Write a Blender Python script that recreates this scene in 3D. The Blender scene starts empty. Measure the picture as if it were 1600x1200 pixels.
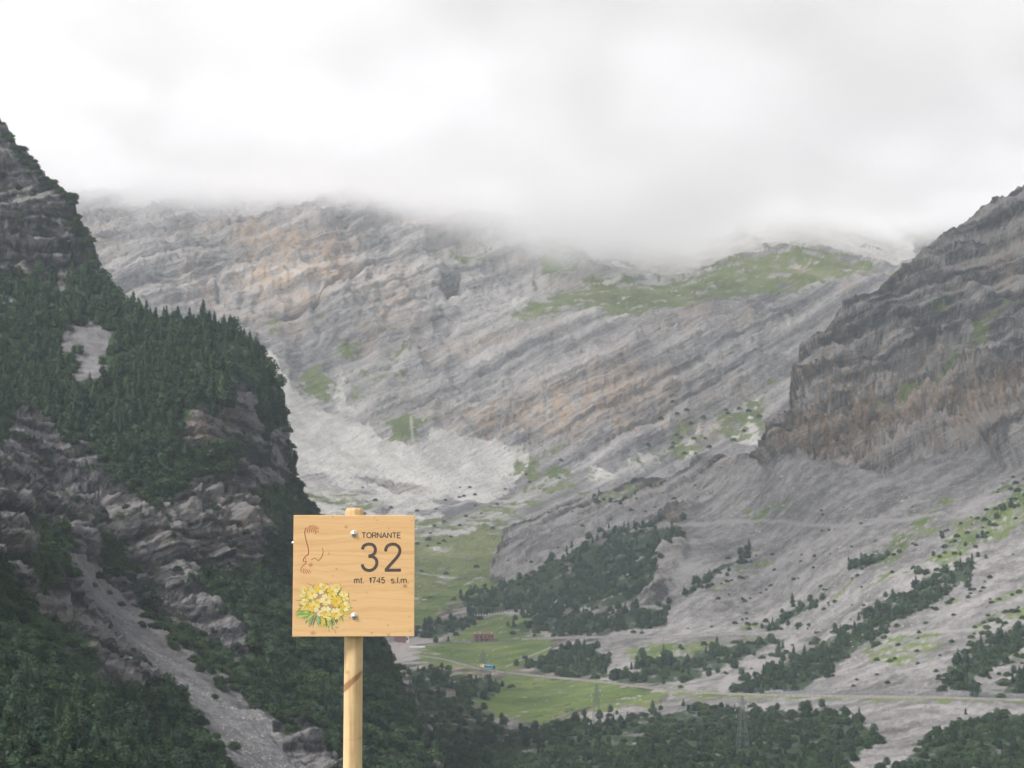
import bpy, bmesh, math, random
import numpy as np
from mathutils import Vector, Matrix

R = math.radians
random.seed(7)
rng = np.random.default_rng(11)
scene = bpy.context.scene
COL = scene.collection

# ---------------------------------------------------------------- camera
F = 2986.0                       # focal length in pixels of a 1600 wide frame
CAM_Z = 1.65
PITCH = math.atan(300.0 / F)
cam_data = bpy.data.cameras.new("camera")
cam = bpy.data.objects.new("camera", cam_data)
COL.objects.link(cam)
cam.location = (0, 0, CAM_Z)
cam.rotation_euler = (R(90) + PITCH, 0, 0)
cam_data.sensor_width = 36.0
cam_data.lens = 36.0 * F / 1600.0
cam_data.clip_start = 0.1
cam_data.clip_end = 60000.0
cam_data.dof.use_dof = True
cam_data.dof.focus_distance = 7.07
cam_data.dof.aperture_fstop = 14.0
scene.camera = cam

# ---------------------------------------------------------------- sky and sun
SUN_EL, SUN_AZ = 46.0, 238.0     # azimuth clockwise from +Y: behind the camera, a little to its left
world = bpy.data.worlds.new("World")
scene.world = world
world.use_nodes = True
wn = world.node_tree
wn.nodes.clear()
sky = wn.nodes.new("ShaderNodeTexSky")
sky.sky_type = 'NISHITA'
sky.sun_disc = False
sky.sun_elevation = R(SUN_EL)
sky.sun_rotation = R(SUN_AZ)
sky.altitude = 1750
sky.air_density = 1.0
sky.dust_density = 4.0
hsv = wn.nodes.new("ShaderNodeHueSaturation")     # light through an overcast layer has lost its blue
hsv.inputs['Saturation'].default_value = 0.12
bg = wn.nodes.new("ShaderNodeBackground")
bg.inputs['Strength'].default_value = 0.09
wo = wn.nodes.new("ShaderNodeOutputWorld")
wn.links.new(sky.outputs[0], hsv.inputs['Color'])
tint = wn.nodes.new("ShaderNodeMix"); tint.data_type = 'RGBA'; tint.blend_type = 'MULTIPLY'
tint.inputs[0].default_value = 1.0
tint.inputs[7].default_value = (1.035, 0.985, 1.0, 1)
wn.links.new(hsv.outputs[0], tint.inputs[6])
wn.links.new(tint.outputs[2], bg.inputs['Color'])
wn.links.new(bg.outputs[0], wo.inputs['Surface'])

sun_data = bpy.data.lights.new("sun", 'SUN')
sun_data.energy = 1.5
sun_data.angle = R(14)
sun_data.color = (1.0, 0.965, 0.93)
sun = bpy.data.objects.new("sun", sun_data)
COL.objects.link(sun)
_d = Vector((math.sin(R(SUN_AZ)) * math.cos(R(SUN_EL)), math.cos(R(SUN_AZ)) * math.cos(R(SUN_EL)), math.sin(R(SUN_EL))))
sun.rotation_euler = _d.to_track_quat('Z', 'Y').to_euler()
sun.location = (0, 0, 50)

vs = scene.view_settings
vs.view_transform = 'Standard'
vs.look = 'None'
vs.gamma = 1.0
vs.use_curve_mapping = False
vs.exposure = 1.92
cy = scene.cycles
cy.use_denoising = True
cy.denoising_prefilter = 'ACCURATE'
cy.max_bounces = 14
cy.diffuse_bounces = 2
cy.use_adaptive_sampling = True
cy.adaptive_threshold = 0.02
cy.glossy_bounces = 2
cy.transmission_bounces = 2
cy.volume_bounces = 12
cy.transparent_max_bounces = 8
cy.volume_step_rate = 1.0
cy.volume_max_steps = 256

# ---------------------------------------------------------------- helpers
def tag(o, label=None, cat=None, group=None, kind=None):
    if label: o["label"] = label
    if cat: o["category"] = cat
    if group: o["group"] = group
    if kind: o["kind"] = kind
    return o

def link(o, parent=None):
    COL.objects.link(o)
    if parent is not None:
        o.parent = parent
    return o

def empty(name, loc=(0, 0, 0), rot=(0, 0, 0)):
    o = bpy.data.objects.new(name, None)
    o.empty_display_size = 0.2
    o.location = loc
    o.rotation_euler = rot
    return link(o)

def mesh_np(name, verts, faces, mat=None, smooth=False):
    """verts (n,3) array; faces (m,3) or (m,4) array or list of lists"""
    me = bpy.data.meshes.new(name)
    verts = np.asarray(verts, dtype=np.float32)
    if isinstance(faces, np.ndarray):
        m, k = faces.shape
        me.vertices.add(len(verts))
        me.vertices.foreach_set("co", verts.ravel())
        me.loops.add(m * k)
        me.loops.foreach_set("vertex_index", faces.astype(np.int32).ravel())
        me.polygons.add(m)
        me.polygons.foreach_set("loop_start", np.arange(0, m * k, k, dtype=np.int32))
        me.polygons.foreach_set("loop_total", np.full(m, k, dtype=np.int32))
        me.update(calc_edges=True)
        me.validate()
    else:
        me.from_pydata([tuple(v) for v in verts], [], faces)
        me.update()
    if smooth:
        me.polygons.foreach_set("use_smooth", np.ones(len(me.polygons), dtype=bool))
    if mat is not None:
        me.materials.append(mat)
    return me

class MB:
    """collects simple shapes into one mesh"""
    def __init__(self):
        self.v, self.f = [], []
    def box(self, c, s, rz=0.0):
        cx, cy_, cz = c
        hx, hy, hz = s[0] / 2, s[1] / 2, s[2] / 2
        ca, sa = math.cos(rz), math.sin(rz)
        n = len(self.v)
        for x, y, z in ((-1,-1,-1),(1,-1,-1),(1,1,-1),(-1,1,-1),(-1,-1,1),(1,-1,1),(1,1,1),(-1,1,1)):
            self.v.append((cx + x*hx*ca - y*hy*sa, cy_ + x*hx*sa + y*hy*ca, cz + z*hz))
        self.f += [[n, n+3, n+2, n+1], [n+4, n+5, n+6, n+7], [n, n+1, n+5, n+4], [n+1, n+2, n+6, n+5], [n+2, n+3, n+7, n+6], [n+3, n, n+4, n+7]]
        return self
    def prism(self, prof, x0, x1, axis='x'):
        """profile [(a,b)] extruded between x0 and x1 along axis (x: a=y b=z ; y: a=x b=z)"""
        n, k = len(self.v), len(prof)
        for xx in (x0, x1):
            for a, b in prof:
                self.v.append((xx, a, b) if axis == 'x' else (a, xx, b))
        self.f.append(list(range(n, n + k)))
        self.f.append(list(range(n + k, n + 2*k))[::-1])
        for i in range(k):
            j = (i + 1) % k
            self.f.append([n + i, n + k + i, n + k + j, n + j])
        return self
    def bar(self, a, b, w, w2=None, sides=4):
        a, b = Vector(a), Vector(b)
        d = (b - a).normalized()
        u = d.orthogonal().normalized()
        v = d.cross(u)
        n = len(self.v)
        for p, r in ((a, w / 2), (b, (w2 or w) / 2)):
            for i in range(sides):
                t = 2 * math.pi * (i + .5) / sides
                self.v.append(tuple(p + u * r * math.cos(t) + v * r * math.sin(t)))
        for i in range(sides):
            j = (i + 1) % sides
            self.f.append([n + i, n + j, n + sides + j, n + sides + i])
        self.f.append(list(range(n, n + sides))[::-1])
        self.f.append(list(range(n + sides, n + 2*sides)))
        return self
    def lathe(self, prof, seg=20, axis='z', c=(0, 0, 0)):
        n, k = len(self.v), len(prof)
        for i in range(seg):
            t = 2 * math.pi * i / seg
            for r, h in prof:
                x, y, z = r * math.cos(t), r * math.sin(t), h
                if axis == 'y': x, y, z = r * math.cos(t), h, r * math.sin(t)
                if axis == 'x': x, y, z = h, r * math.cos(t), r * math.sin(t)
                self.v.append((c[0] + x, c[1] + y, c[2] + z))
        for i in range(seg):
            j = (i + 1) % seg
            for q in range(k - 1):
                self.f.append([n + i*k + q, n + j*k + q, n + j*k + q + 1, n + i*k + q + 1])
        return self
    def build(self, name, mat, parent=None, smooth=False, bevel=0.0):
        me = mesh_np(name, self.v, self.f, mat, smooth)
        bm = bmesh.new(); bm.from_mesh(me)
        bmesh.ops.recalc_face_normals(bm, faces=bm.faces)
        if bevel:
            bmesh.ops.bevel(bm, geom=bm.edges[:], offset=bevel, segments=2, affect='EDGES', profile=0.5)
        bm.to_mesh(me); bm.free()
        if smooth:
            me.polygons.foreach_set("use_smooth", np.ones(len(me.polygons), dtype=bool))
        return link(bpy.data.objects.new(name, me), parent)

# pixel of the 1600x1200 view at forward distance D -> world point (used once, to survey the valley)
CT, ST = math.cos(PITCH), math.sin(PITCH)
def unproject(px, py, D):
    cx = (np.asarray(px, float) - 800) / F
    cyy = (600 - np.asarray(py, float)) / F
    dy = CT - cyy * ST
    dz = ST + cyy * CT
    k = np.asarray(D, float) / dy
    return np.stack([cx * k, dy * k, dz * k + CAM_Z], axis=-1)

# ---------------------------------------------------------------- numpy noise
_NL = 128                                  # a tiling lattice of band-limited noise, four samples to a unit
def _lattice():
    k = np.fft.fftfreq(_NL) * _NL / 32.0
    kk = np.sqrt(k[:, None, None] ** 2 + k[None, :, None] ** 2 + k[None, None, :] ** 2)
    f = np.fft.fftn(rng.normal(size=(_NL,) * 3)) * np.exp(-((kk - 0.75) / 0.28) ** 2)
    g = np.real(np.fft.ifftn(f)); g *= 0.33 / g.std()
    return np.clip(g, -0.95, 0.95).astype(np.float32).ravel()
_lat = _lattice()
def perlin(p):
    p = np.asarray(p, np.float32) * np.float32(4.0)
    fl = np.floor(p); f = p - fl
    i = fl.astype(np.int32) & (_NL - 1); j = (i + 1) & (_NL - 1)
    fx, fy, fz = f[..., 0], f[..., 1], f[..., 2]
    x0, x1 = i[..., 0] * (_NL * _NL), j[..., 0] * (_NL * _NL)
    y0, y1 = i[..., 1] * _NL, j[..., 1] * _NL
    z0, z1 = i[..., 2], j[..., 2]
    def zz(b):
        a = _lat[b + z0]
        return a + (_lat[b + z1] - a) * fz
    a = zz(x0 + y0); a += (zz(x0 + y1) - a) * fy
    b = zz(x1 + y0); b += (zz(x1 + y1) - b) * fy
    return a + (b - a) * fx
def fbm(p, oct=4, gain=0.5, ridged=False):
    a, s, out = 1.0, 0.0, 0.0
    q = np.array(p, np.float32)
    for _ in range(oct):
        n = perlin(q)
        if ridged: n = 1 - 2 * np.abs(n) - 0.4
        out = out + a * n; s += a
        a *= gain; q = q * 2.03 + 17.3
    return out / s
_hash1 = rng.random(4096)
def beds(s):
    """stepped hardness of rock beds along the bedding normal"""
    i = np.floor(s).astype(np.int64); f = s - i
    t = np.clip((f - 0.84) / 0.16, 0, 1); t = t * t * (3 - 2 * t)
    return _hash1[i % 4096] * (1 - t) + _hash1[(i + 1) % 4096] * t - 0.5
def joints(p, axis, size, wob):
    """blocky fracture set across the beds"""
    n = np.array(axis, float); n /= np.linalg.norm(n)
    s = p @ n + wob * fbm(p / (size * 3.0) + 13, 2)
    return beds(s / size + 5) + 0.5 * beds(s / (size * 0.43) + 2)
def sstep(a, b, x):
    t = np.clip((x - a) / (b - a), 0, 1)
    return t * t * (3 - 2 * t)
def poly_sd(px, py, poly):
    """signed distance to a polygon, positive inside"""
    P = np.asarray(poly, float)
    best = np.full(px.shape, 1e9); inside = np.zeros(px.shape, bool)
    for k in range(len(P)):
        ax, ay = P[k]; bx, by = P[(k + 1) % len(P)]
        ex, ey = bx - ax, by - ay
        t = np.clip(((px - ax) * ex + (py - ay) * ey) / (ex * ex + ey * ey + 1e-9), 0, 1)
        best = np.minimum(best, (px - ax - t * ex) ** 2 + (py - ay - t * ey) ** 2)
        cond = ((ay > py) != (by > py))
        inside ^= cond & (px < (bx - ax) * (py - ay) / (by - ay + 1e-12) + ax)
    d = np.sqrt(best)
    return np.where(inside, d, -d)
def cover(px, py, polys, edge=10.0):
    m = np.zeros(px.shape)
    q = np.stack([px / 46.0, py / 46.0, np.full(px.shape, 2.7)], -1)
    px = px + 13 * fbm(q, 4, 0.6); py = py + 9 * fbm(q + 50, 4, 0.6)
    for p in polys:
        w = 1.0
        if isinstance(p, tuple): w, p = p
        m = np.maximum(m, w * sstep(-edge, edge, poly_sd(px, py, p)))
    return m

# ---------------------------------------------------------------- material helpers
class NT:
    def __init__(self, name):
        self.m = bpy.data.materials.new(name)
        self.m.use_nodes = True
        self.t = self.m.node_tree
        self.t.nodes.clear()
        self.out = self.t.nodes.new("ShaderNodeOutputMaterial")
    def n(self, kind, **kw):
        nd = self.t.nodes.new(kind)
        for k, v in kw.items(): setattr(nd, k, v)
        return nd
    def set(self, sock, v):
        if hasattr(v, 'is_output'): self.t.links.new(v, sock)
        elif v is not None:
            if isinstance(v, (tuple, list)) and sock.type == 'RGBA' and len(v) == 3: v = (*v, 1)
            sock.default_value = v
    def math(self, op, a, b=None, c=None, clamp=False):
        nd = self.n("ShaderNodeMath", operation=op, use_clamp=clamp)
        self.set(nd.inputs[0], a)
        if b is not None: self.set(nd.inputs[1], b)
        if c is not None: self.set(nd.inputs[2], c)
        return nd.outputs[0]
    def vmath(self, op, a, b=None):
        nd = self.n("ShaderNodeVectorMath", operation=op)
        self.set(nd.inputs[0], a)
        if b is not None:
            if op == 'SCALE': self.set(nd.inputs['Scale'], b)
            else: self.set(nd.inputs[1], b)
        return nd.outputs['Value'] if op in ('DOT_PRODUCT', 'LENGTH', 'DISTANCE') else nd.outputs[0]
    def comb(self, x, y, z):
        nd = self.n("ShaderNodeCombineXYZ")
        for i, v in enumerate((x, y, z)): self.set(nd.inputs[i], v)
        return nd.outputs[0]
    def sep(self, v):
        nd = self.n("ShaderNodeSeparateXYZ"); self.set(nd.inputs[0], v); return nd.outputs
    def noise(self, vec, scale, detail=3.0, rough=0.5, dist=0.0):
        nd = self.n("ShaderNodeTexNoise")
        self.set(nd.inputs['Vector'], vec); nd.inputs['Scale'].default_value = scale
        nd.inputs['Detail'].default_value = detail; nd.inputs['Roughness'].default_value = rough
        nd.inputs['Distortion'].default_value = dist
        return nd.outputs[0]
    def voronoi(self, vec, scale, feature='F1', out=0):
        nd = self.n("ShaderNodeTexVoronoi", feature=feature)
        self.set(nd.inputs['Vector'], vec); nd.inputs['Scale'].default_value = scale
        return nd.outputs[out]
    def ramp(self, fac, stops, interp='LINEAR'):
        nd = self.n("ShaderNodeValToRGB")
        nd.color_ramp.interpolation = interp
        el = nd.color_ramp.elements
        while len(el) < len(stops): el.new(0.5)
        for e, (p, c) in zip(el, stops):
            e.position = p
            e.color = (*c, 1) if isinstance(c, (tuple, list)) else (c, c, c, 1)
        self.set(nd.inputs[0], fac)
        return nd.outputs[0]
    def mapr(self, v, a, b, c=0.0, d=1.0, smooth=True):
        nd = self.n("ShaderNodeMapRange", interpolation_type='SMOOTHSTEP' if smooth else 'LINEAR')
        self.set(nd.inputs[0], v)
        for i, x in enumerate((a, b, c, d)): self.set(nd.inputs[i + 1], x)
        return nd.outputs[0]
    def mix(self, fac, a, b, mode='MIX'):
        nd = self.n("ShaderNodeMix", data_type='RGBA', blend_type=mode)
        self.set(nd.inputs[0], fac); self.set(nd.inputs[6], a); self.set(nd.inputs[7], b)
        return nd.outputs[2]
    def attr(self, name):
        nd = self.n("ShaderNodeAttribute", attribute_name=name); return nd.outputs['Fac']
    def pos(self):
        return self.n("ShaderNodeNewGeometry").outputs['Position']
    def obj(self):
        return self.n("ShaderNodeTexCoord").outputs['Object']
    def bump(self, h, strength=0.5, dist=1.0, normal=None):
        nd = self.n("ShaderNodeBump")
        nd.inputs['Strength'].default_value = strength; nd.inputs['Distance'].default_value = dist
        self.set(nd.inputs['Height'], h)
        if normal is not None: self.set(nd.inputs['Normal'], normal)
        return nd.outputs[0]
    def bsdf(self, color, rough=0.9, metal=0.0, normal=None, spec=0.2):
        nd = self.n("ShaderNodeBsdfPrincipled")
        self.set(nd.inputs['Base Color'], color); self.set(nd.inputs['Roughness'], rough)
        self.set(nd.inputs['Metallic'], metal); self.set(nd.inputs['Specular IOR Level'], spec)
        if normal is not None: self.set(nd.inputs['Normal'], normal)
        self.t.links.new(nd.outputs[0], self.out.inputs['Surface'])
        return self.m

def plain(name, color, rough=0.7, metal=0.0, var=0.12, scale=8.0, spec=0.3):
    m = NT(name)
    nz = m.noise(m.obj(), scale, 4)
    lo = tuple(c * (1 - var) for c in color); hi = tuple(min(1, c * (1 + var)) for c in color)
    return m.bsdf(m.ramp(nz, [(0.3, lo), (0.7, hi)]), rough, metal, spec=spec)

def terrain_material(name, u, bed_n, rock, buff, scree, grass, bump=1.0):
    """rock, scree and turf; the cover and the beds come from fields grown on the terrain, the grain from nodes"""
    m = NT(name)
    P = m.vmath('SCALE', m.pos(), 1.0 / u)
    n = Vector(bed_n).normalized(); t1 = n.orthogonal().normalized(); t2 = n.cross(t1)
    q = m.comb(m.vmath('DOT_PRODUCT', P, tuple(n)), m.math('MULTIPLY', m.vmath('DOT_PRODUCT', P, tuple(t1)), 0.07), m.math('MULTIPLY', m.vmath('DOT_PRODUCT', P, tuple(t2)), 0.07))
    fine_bed = m.noise(q, 0.52, 3, 0.65)
    grain = m.noise(P, 0.62, 3, 0.75)
    grain_s = m.math('SUBTRACT', grain, 0.5)
    strata = m.math('ADD', m.attr('strata'), m.math('ADD', m.math('MULTIPLY', m.math('SUBTRACT', fine_bed, 0.5), 0.5), m.math('MULTIPLY', grain_s, 0.55)))
    rockc = m.ramp(strata, [(0.24, rock[0]), (0.5, rock[1]), (0.78, rock[2])])
    buffc = m.ramp(strata, [(0.2, tuple(c * 0.6 for c in buff)), (0.75, buff)])
    rockc = m.mix(m.attr('stain'), rockc, buffc)
    screec = m.ramp(m.math('ADD', m.attr('runs'), m.math('MULTIPLY', grain_s, 0.7)), [(0.2, scree[0]), (0.5, scree[1]), (0.8, scree[2])])
    sm = m.mapr(m.math('ADD', m.attr('scree'), m.math('MULTIPLY', grain_s, 0.5)), 0.38, 0.62)
    col = m.mix(sm, rockc, screec)
    grassc = m.ramp(m.math('ADD', m.attr('tone'), m.math('MULTIPLY', grain_s, 0.6)), [(0.2, grass[0]), (0.5, grass[1]), (0.8, grass[2])])
    gm = m.mapr(m.math('ADD', m.attr('grass'), m.math('MULTIPLY', grain_s, 0.9)), 0.34, 0.72)
    col = m.mix(m.math('MULTIPLY', gm, 0.94), col, grassc)
    wm = m.mapr(m.math('ADD', m.attr('wood'), m.math('MULTIPLY', grain_s, 0.5)), 0.4, 0.66)
    col = m.mix(m.math('MULTIPLY', wm, 0.95), col, m.ramp(grain, [(0.35, (0.012, 0.025, 0.015)), (0.65, (0.038, 0.06, 0.025))]))
    col = m.mix(m.attr('bare'), col, scree[2])
    h = m.math('ADD', m.math('MULTIPLY', fine_bed, 0.6), m.math('MULTIPLY', grain, 0.5))
    return m.bsdf(col, 0.95, normal=m.bump(h, 0.7, 7.0 * u * bump), spec=0.1)

# ---------------------------------------------------------------- terrain sheets
class Sheet:
    def __init__(self, ctrl, xs, top, bottom, rows, scale):
        C = np.array(ctrl, float)
        self.cp = C[:, :2] / 400.0
        K = self.phi(self.cp[:, None] - self.cp[None]) + np.eye(len(C)) * 1e-3
        Pm = np.column_stack([np.ones(len(C)), self.cp])
        A = np.block([[K, Pm], [Pm.T, np.zeros((3, 3))]])
        self.w = np.linalg.solve(A, np.concatenate([np.log(C[:, 2]), np.zeros(3)]))
        self.xs = xs; self.top_line = top
        self.top = np.interp(xs, *np.array(top, float).T)
        self.bot = np.full(len(xs), float(bottom))
        t = np.linspace(0, 1, rows)
        self.rows, self.cols = rows, len(xs)
        self.PX = np.repeat(xs[None], rows, 0)
        kx = np.arange(-40, 41); kw = np.exp(-(kx / 18.0) ** 2); kw /= kw.sum()
        smooth = np.convolve(np.pad(self.top, 40, mode='edge'), kw, 'valid')
        self.PY = self.bot + (smooth - self.bot) * t[:, None] + (self.top - smooth) * (t ** 14)[:, None]
        self.pos = unproject(self.PX, self.PY, self.depth(self.PX, self.PY))
        e = 3.0
        du = unproject(self.PX + e, self.PY, self.depth(self.PX + e, self.PY)) - self.pos
        dv = unproject(self.PX, self.PY - e, self.depth(self.PX, self.PY - e)) - self.pos
        n = np.cross(du, dv)
        n /= np.linalg.norm(n, axis=-1)[..., None] + 1e-9
        flip = (n * (self.pos - np.array([0, 0, CAM_Z]))).sum(-1) > 0
        n[flip] *= -1
        self.nrm = n
        self.scale = scale
        self.att = {}
    @staticmethod
    def phi(d):
        r2 = (d ** 2).sum(-1)
        return 0.5 * r2 * np.log(r2 + 1e-12)
    def depth(self, px, py):
        sh = np.shape(px)
        q = np.stack([np.ravel(px), np.ravel(py)], -1) / 400.0
        out = np.empty(len(q))
        for s in range(0, len(q), 50000):
            qq = q[s:s + 50000]
            out[s:s + 50000] = self.phi(qq[:, None] - self.cp[None]) @ self.w[:-3] + self.w[-3] + qq @ self.w[-2:]
        return np.exp(out).reshape(sh)
    def rim(self, top, w):
        """0.25 at the skyline, 1 well inside it"""
        best = np.full(self.PX.shape, 1e9)
        for (ax, ay), (bx, by) in zip(top[:-1], top[1:]):
            ex, ey = bx - ax, by - ay
            t = np.clip(((self.PX - ax) * ex + (self.PY - ay) * ey) / (ex * ex + ey * ey), 0, 1)
            best = np.minimum(best, (self.PX - ax - t * ex) ** 2 + (self.PY - ay - t * ey) ** 2)
        return 0.4 + 0.6 * sstep(0, w, np.sqrt(best))
    def displace(self, d):
        self.pos = self.pos + self.nrm * d[..., None]
    def roughen(self, size, amp, m=1.0):
        """broken, blocky surface: shifts the points in all directions"""
        q = self.pos / size
        v = np.stack([fbm(q, 3, 0.6), fbm(q + 37, 3, 0.6), fbm(q + 71, 3, 0.6)], -1)
        self.pos = self.pos + amp * v * (m[..., None] if np.ndim(m) else m)
    def sample(self, px, py):
        px = np.asarray(px, float); py = np.asarray(py, float)
        c = np.clip((px - self.xs[0]) / (self.xs[1] - self.xs[0]), 0, self.cols - 1.001)
        ci = c.astype(int); cf = c - ci
        cr = np.round(c).astype(int)
        r = np.array([np.interp(-y, -self.PY[:, k], np.arange(self.rows)) for y, k in zip(np.ravel(py), np.ravel(cr))]).reshape(px.shape)
        r = np.clip(r, 0, self.rows - 1.001)
        ri = r.astype(int); rf = r - ri
        p = self.pos
        w = lambda a: a[..., None]
        return (p[ri, ci] * w((1-rf)*(1-cf)) + p[ri, ci+1] * w((1-rf)*cf) + p[ri+1, ci] * w(rf*(1-cf)) + p[ri+1, ci+1] * w(rf*cf))
    def inside(self, px, py):
        return py > np.interp(px, self.xs, self.top) + 1
    def fields(self, u, bed_n, fall, stain=1.0, ragged=1.0, contrast=1.0, speckle=0.7):
        """beds, stains, runs of stones and ragged edges of the plant cover, in metres"""
        P = self.pos / u
        n = np.array(bed_n, float); n /= np.linalg.norm(n)
        t1 = np.cross(n, [0, 1.0, 0]); t1 /= np.linalg.norm(t1); t2 = np.cross(n, t1)
        s = P @ n + 3.5 * fbm(P / 70.0, 3)
        q = np.stack([s, (P @ t1) * 0.07, (P @ t2) * 0.07], -1)
        self.att['strata'] = 0.5 + 0.95 * fbm(q / 11.0, 4, 0.75) + 0.45 * fbm(P / 26.0, 5, 0.68) + 0.3 * beds(s / 7.0)
        self.att['strata'] = 0.5 + contrast * (self.att['strata'] - 0.5)
        streak = fbm(np.stack([P[..., 0] / 6.0, P[..., 1] / 6.0, P[..., 2] / 42.0], -1), 3, 0.6)
        patch = fbm(P / 75.0 + 40, 4, 0.6)
        g = sstep(0.05, 0.45, 0.5 * streak + 0.9 * patch) * 0.55 * stain
        self.att['stain'] = np.clip(np.maximum(g, self.att.get('stain', 0) * sstep(-0.25, 0.25, streak + 0.5 * patch)), 0, 0.85)
        f = np.array(fall, float); f /= np.linalg.norm(f)
        e1 = np.cross(f, [0, 0, 1.0]); e1 /= np.linalg.norm(e1); e2 = np.cross(f, e1)
        r = np.stack([(P @ f) * 0.2, P @ e1, P @ e2], -1)
        runs = fbm(r / 14.0, 4, 0.62)
        speck = fbm(P / 6.0 + 71, 3, 0.7)
        self.att['runs'] = 0.5 + 0.5 * runs + 0.6 * fbm(P / 45.0 + 11, 5, 0.65) + 0.5 * speck
        self.att['tone'] = 0.5 + 0.6 * fbm(P / 34.0 + 23, 5, 0.65) + 0.25 * runs
        edge = fbm(P / 15.0 + 31, 5, 0.7)
        g0 = self.att['grass']
        self.att['grass'] = np.clip(g0 + (g0 > 0.02) * (ragged * (1.15 * edge - 0.04) - speckle * sstep(0.12, 0.4, speck)), 0, 1)
        if 'wood' in self.att: self.att['wood'] = np.clip(self.att['wood'] + 0.9 * edge * (self.att['wood'] > 0.02), 0, 1)
        self.att['scree'] = np.clip(self.att['scree'] + ragged * (0.5 * edge + 0.6 * runs) * (self.att['scree'] > 0.02) * (self.att['scree'] < 0.98), 0, 1)
    def build(self, name, mat, back=((25, 4), (80, 30), (200, 110), (500, 330)), side=0.0):
        p = self.pos
        extra = []
        for k, (bk, dr) in enumerate(back):
            cam0 = np.array([0, 0, CAM_Z])
            far_k = bk * self.scale * (1 + 0.3 * perlin(np.stack([self.xs * 0.02, np.full(self.cols, k * 3.1), np.zeros(self.cols)], -1)))
            e = cam0 + (p[-1] - cam0) * (1 + far_k / p[-1][:, 1])[:, None]       # falls away behind the crest
            e[:, 2] -= dr * self.scale
            e[:, 0] += side * 0.3 * far_k
            extra.append(e[None])
        V = np.concatenate([p] + extra, 0)
        rr, cc = V.shape[:2]
        idx = np.arange(rr * cc).reshape(rr, cc)
        fc = np.stack([idx[:-1, :-1], idx[:-1, 1:], idx[1:, 1:], idx[1:, :-1]], -1).reshape(-1, 4)
        me = mesh_np(name, V.reshape(-1, 3), fc, mat, False)
        for k in ('grass', 'scree', 'stain', 'bare', 'strata', 'runs', 'tone', 'wood'):
            a = self.att.get(k, np.zeros((self.rows, self.cols)))
            a = np.concatenate([a] + [a[-1:]] * len(back), 0)
            at = me.attributes.new(k, 'FLOAT', 'POINT')
            at.data.foreach_set("value", a.ravel().astype(np.float32))
        o = link(bpy.data.objects.new(name, me))
        o["kind"] = "structure"
        return o

def line_band(px, py, pts, w):
    """1 on a polyline of half width w (pixels), falling to 0"""
    best = np.full(px.shape, 1e9)
    for (ax, ay), (bx, by) in zip(pts[:-1], pts[1:]):
        ex, ey = bx - ax, by - ay
        t = np.clip(((px - ax) * ex + (py - ay) * ey) / (ex * ex + ey * ey), 0, 1)
        best = np.minimum(best, (px - ax - t * ex) ** 2 + (py - ay - t * ey) ** 2)
    return 1 - sstep(w * 0.6, w * 1.4, np.sqrt(best))
# ================================================================ THE SETTING
# ---- ground under the viewpoint, reaching to the horizon below the slopes
def build_ground():
    n_a, radii = 96, [0.01, 3, 6, 9, 12, 16, 22, 32, 50, 90, 160, 300, 600, 1200, 2200, 3200, 4200]
    zz = [0, 0, 0, -0.05, -0.35, -1.6, -4.5, -10, -21, -44, -78, -112, -135, -150, -160, -160, -160]
    V, Fc = [], []
    for r, z in zip(radii, zz):
        for i in range(n_a):
            t = 2 * math.pi * i / n_a
            j = 0.06 * r * math.sin(3 * t + r) * (0 if r < 8 else 1) * (1 if r < 500 else 0)
            V.append(((r + j) * math.sin(t), 3 + (r + j) * math.cos(t), z))
    for k in range(len(radii) - 1):
        for i in range(n_a):
            j = (i + 1) % n_a
            Fc.append([k*n_a+i, (k+1)*n_a+i, (k+1)*n_a+j, k*n_a+j])
    m = NT("roadside_turf")
    P = m.pos()
    col = m.ramp(m.noise(P, 2.5, 6, 0.7), [(0.35, (0.035, 0.05, 0.02)), (0.55, (0.07, 0.1, 0.035)), (0.7, (0.16, 0.15, 0.12))])
    mat = m.bsdf(col, 0.95, normal=m.bump(m.noise(P, 6, 5), 0.6, 0.1))
    me = mesh_np("ground", np.array(V), np.array(Fc), mat, True)
    o = link(bpy.data.objects.new("ground", me)); o["kind"] = "structure"
build_ground()

# ---- the far massif across the valley head -----------------------------------
FAR_BED = (-0.54, 0.08, 0.84)
far = Sheet(
    ctrl=[(560,930,1950),(720,905,2080),(860,935,1950),(560,1000,1800),(800,1000,1750),(1200,960,2000),(1850,960,2100),(-250,960,2100),
          (600,790,2600),(470,760,2650),(700,780,2640),(800,775,2680),(900,750,2720),(1050,740,2700),(1200,720,2680),(1400,720,2650),(1850,700,2700),(-250,700,2800),
          (450,640,2900),(560,655,2880),(650,690,2820),(780,692,2820),(930,695,2790),(1100,670,2830),(1200,610,2900),
          (700,600,2960),(900,600,2900),(1100,550,2980),(820,505,3150),(1000,512,3060),(1250,490,3120),(1390,430,3250),(1180,480,3120),
          (1000,440,3380),(1250,392,3420),(1080,428,3430),(860,455,3330),(1150,412,3430),
          (1080,395,3850),(1000,380,3800),(1400,405,3700),(1300,330,4050),(1450,350,4000),(1600,350,4200),
          (150,420,3180),(250,400,3220),(330,455,3160),(345,480,3100),(450,482,3150),(500,455,3180),(600,450,3300),(500,350,3480),(300,330,3500),(150,330,3500),(700,400,3480),(708,470,3330),
          (0,520,3000),(-250,400,3300),(430,540,3010),(520,540,3060),
          (-250,120,4500),(400,120,4500),(800,120,4600),(1850,120,4700),(1850,400,4200),(800,250,4150),(400,220,4000),(1200,250,4350)],
    xs=np.arange(-240, 1841, 2.6), top=[(-300,240),(300,225),(700,205),(1300,200),(1900,200)], bottom=985, rows=350, scale=3.0)
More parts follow.
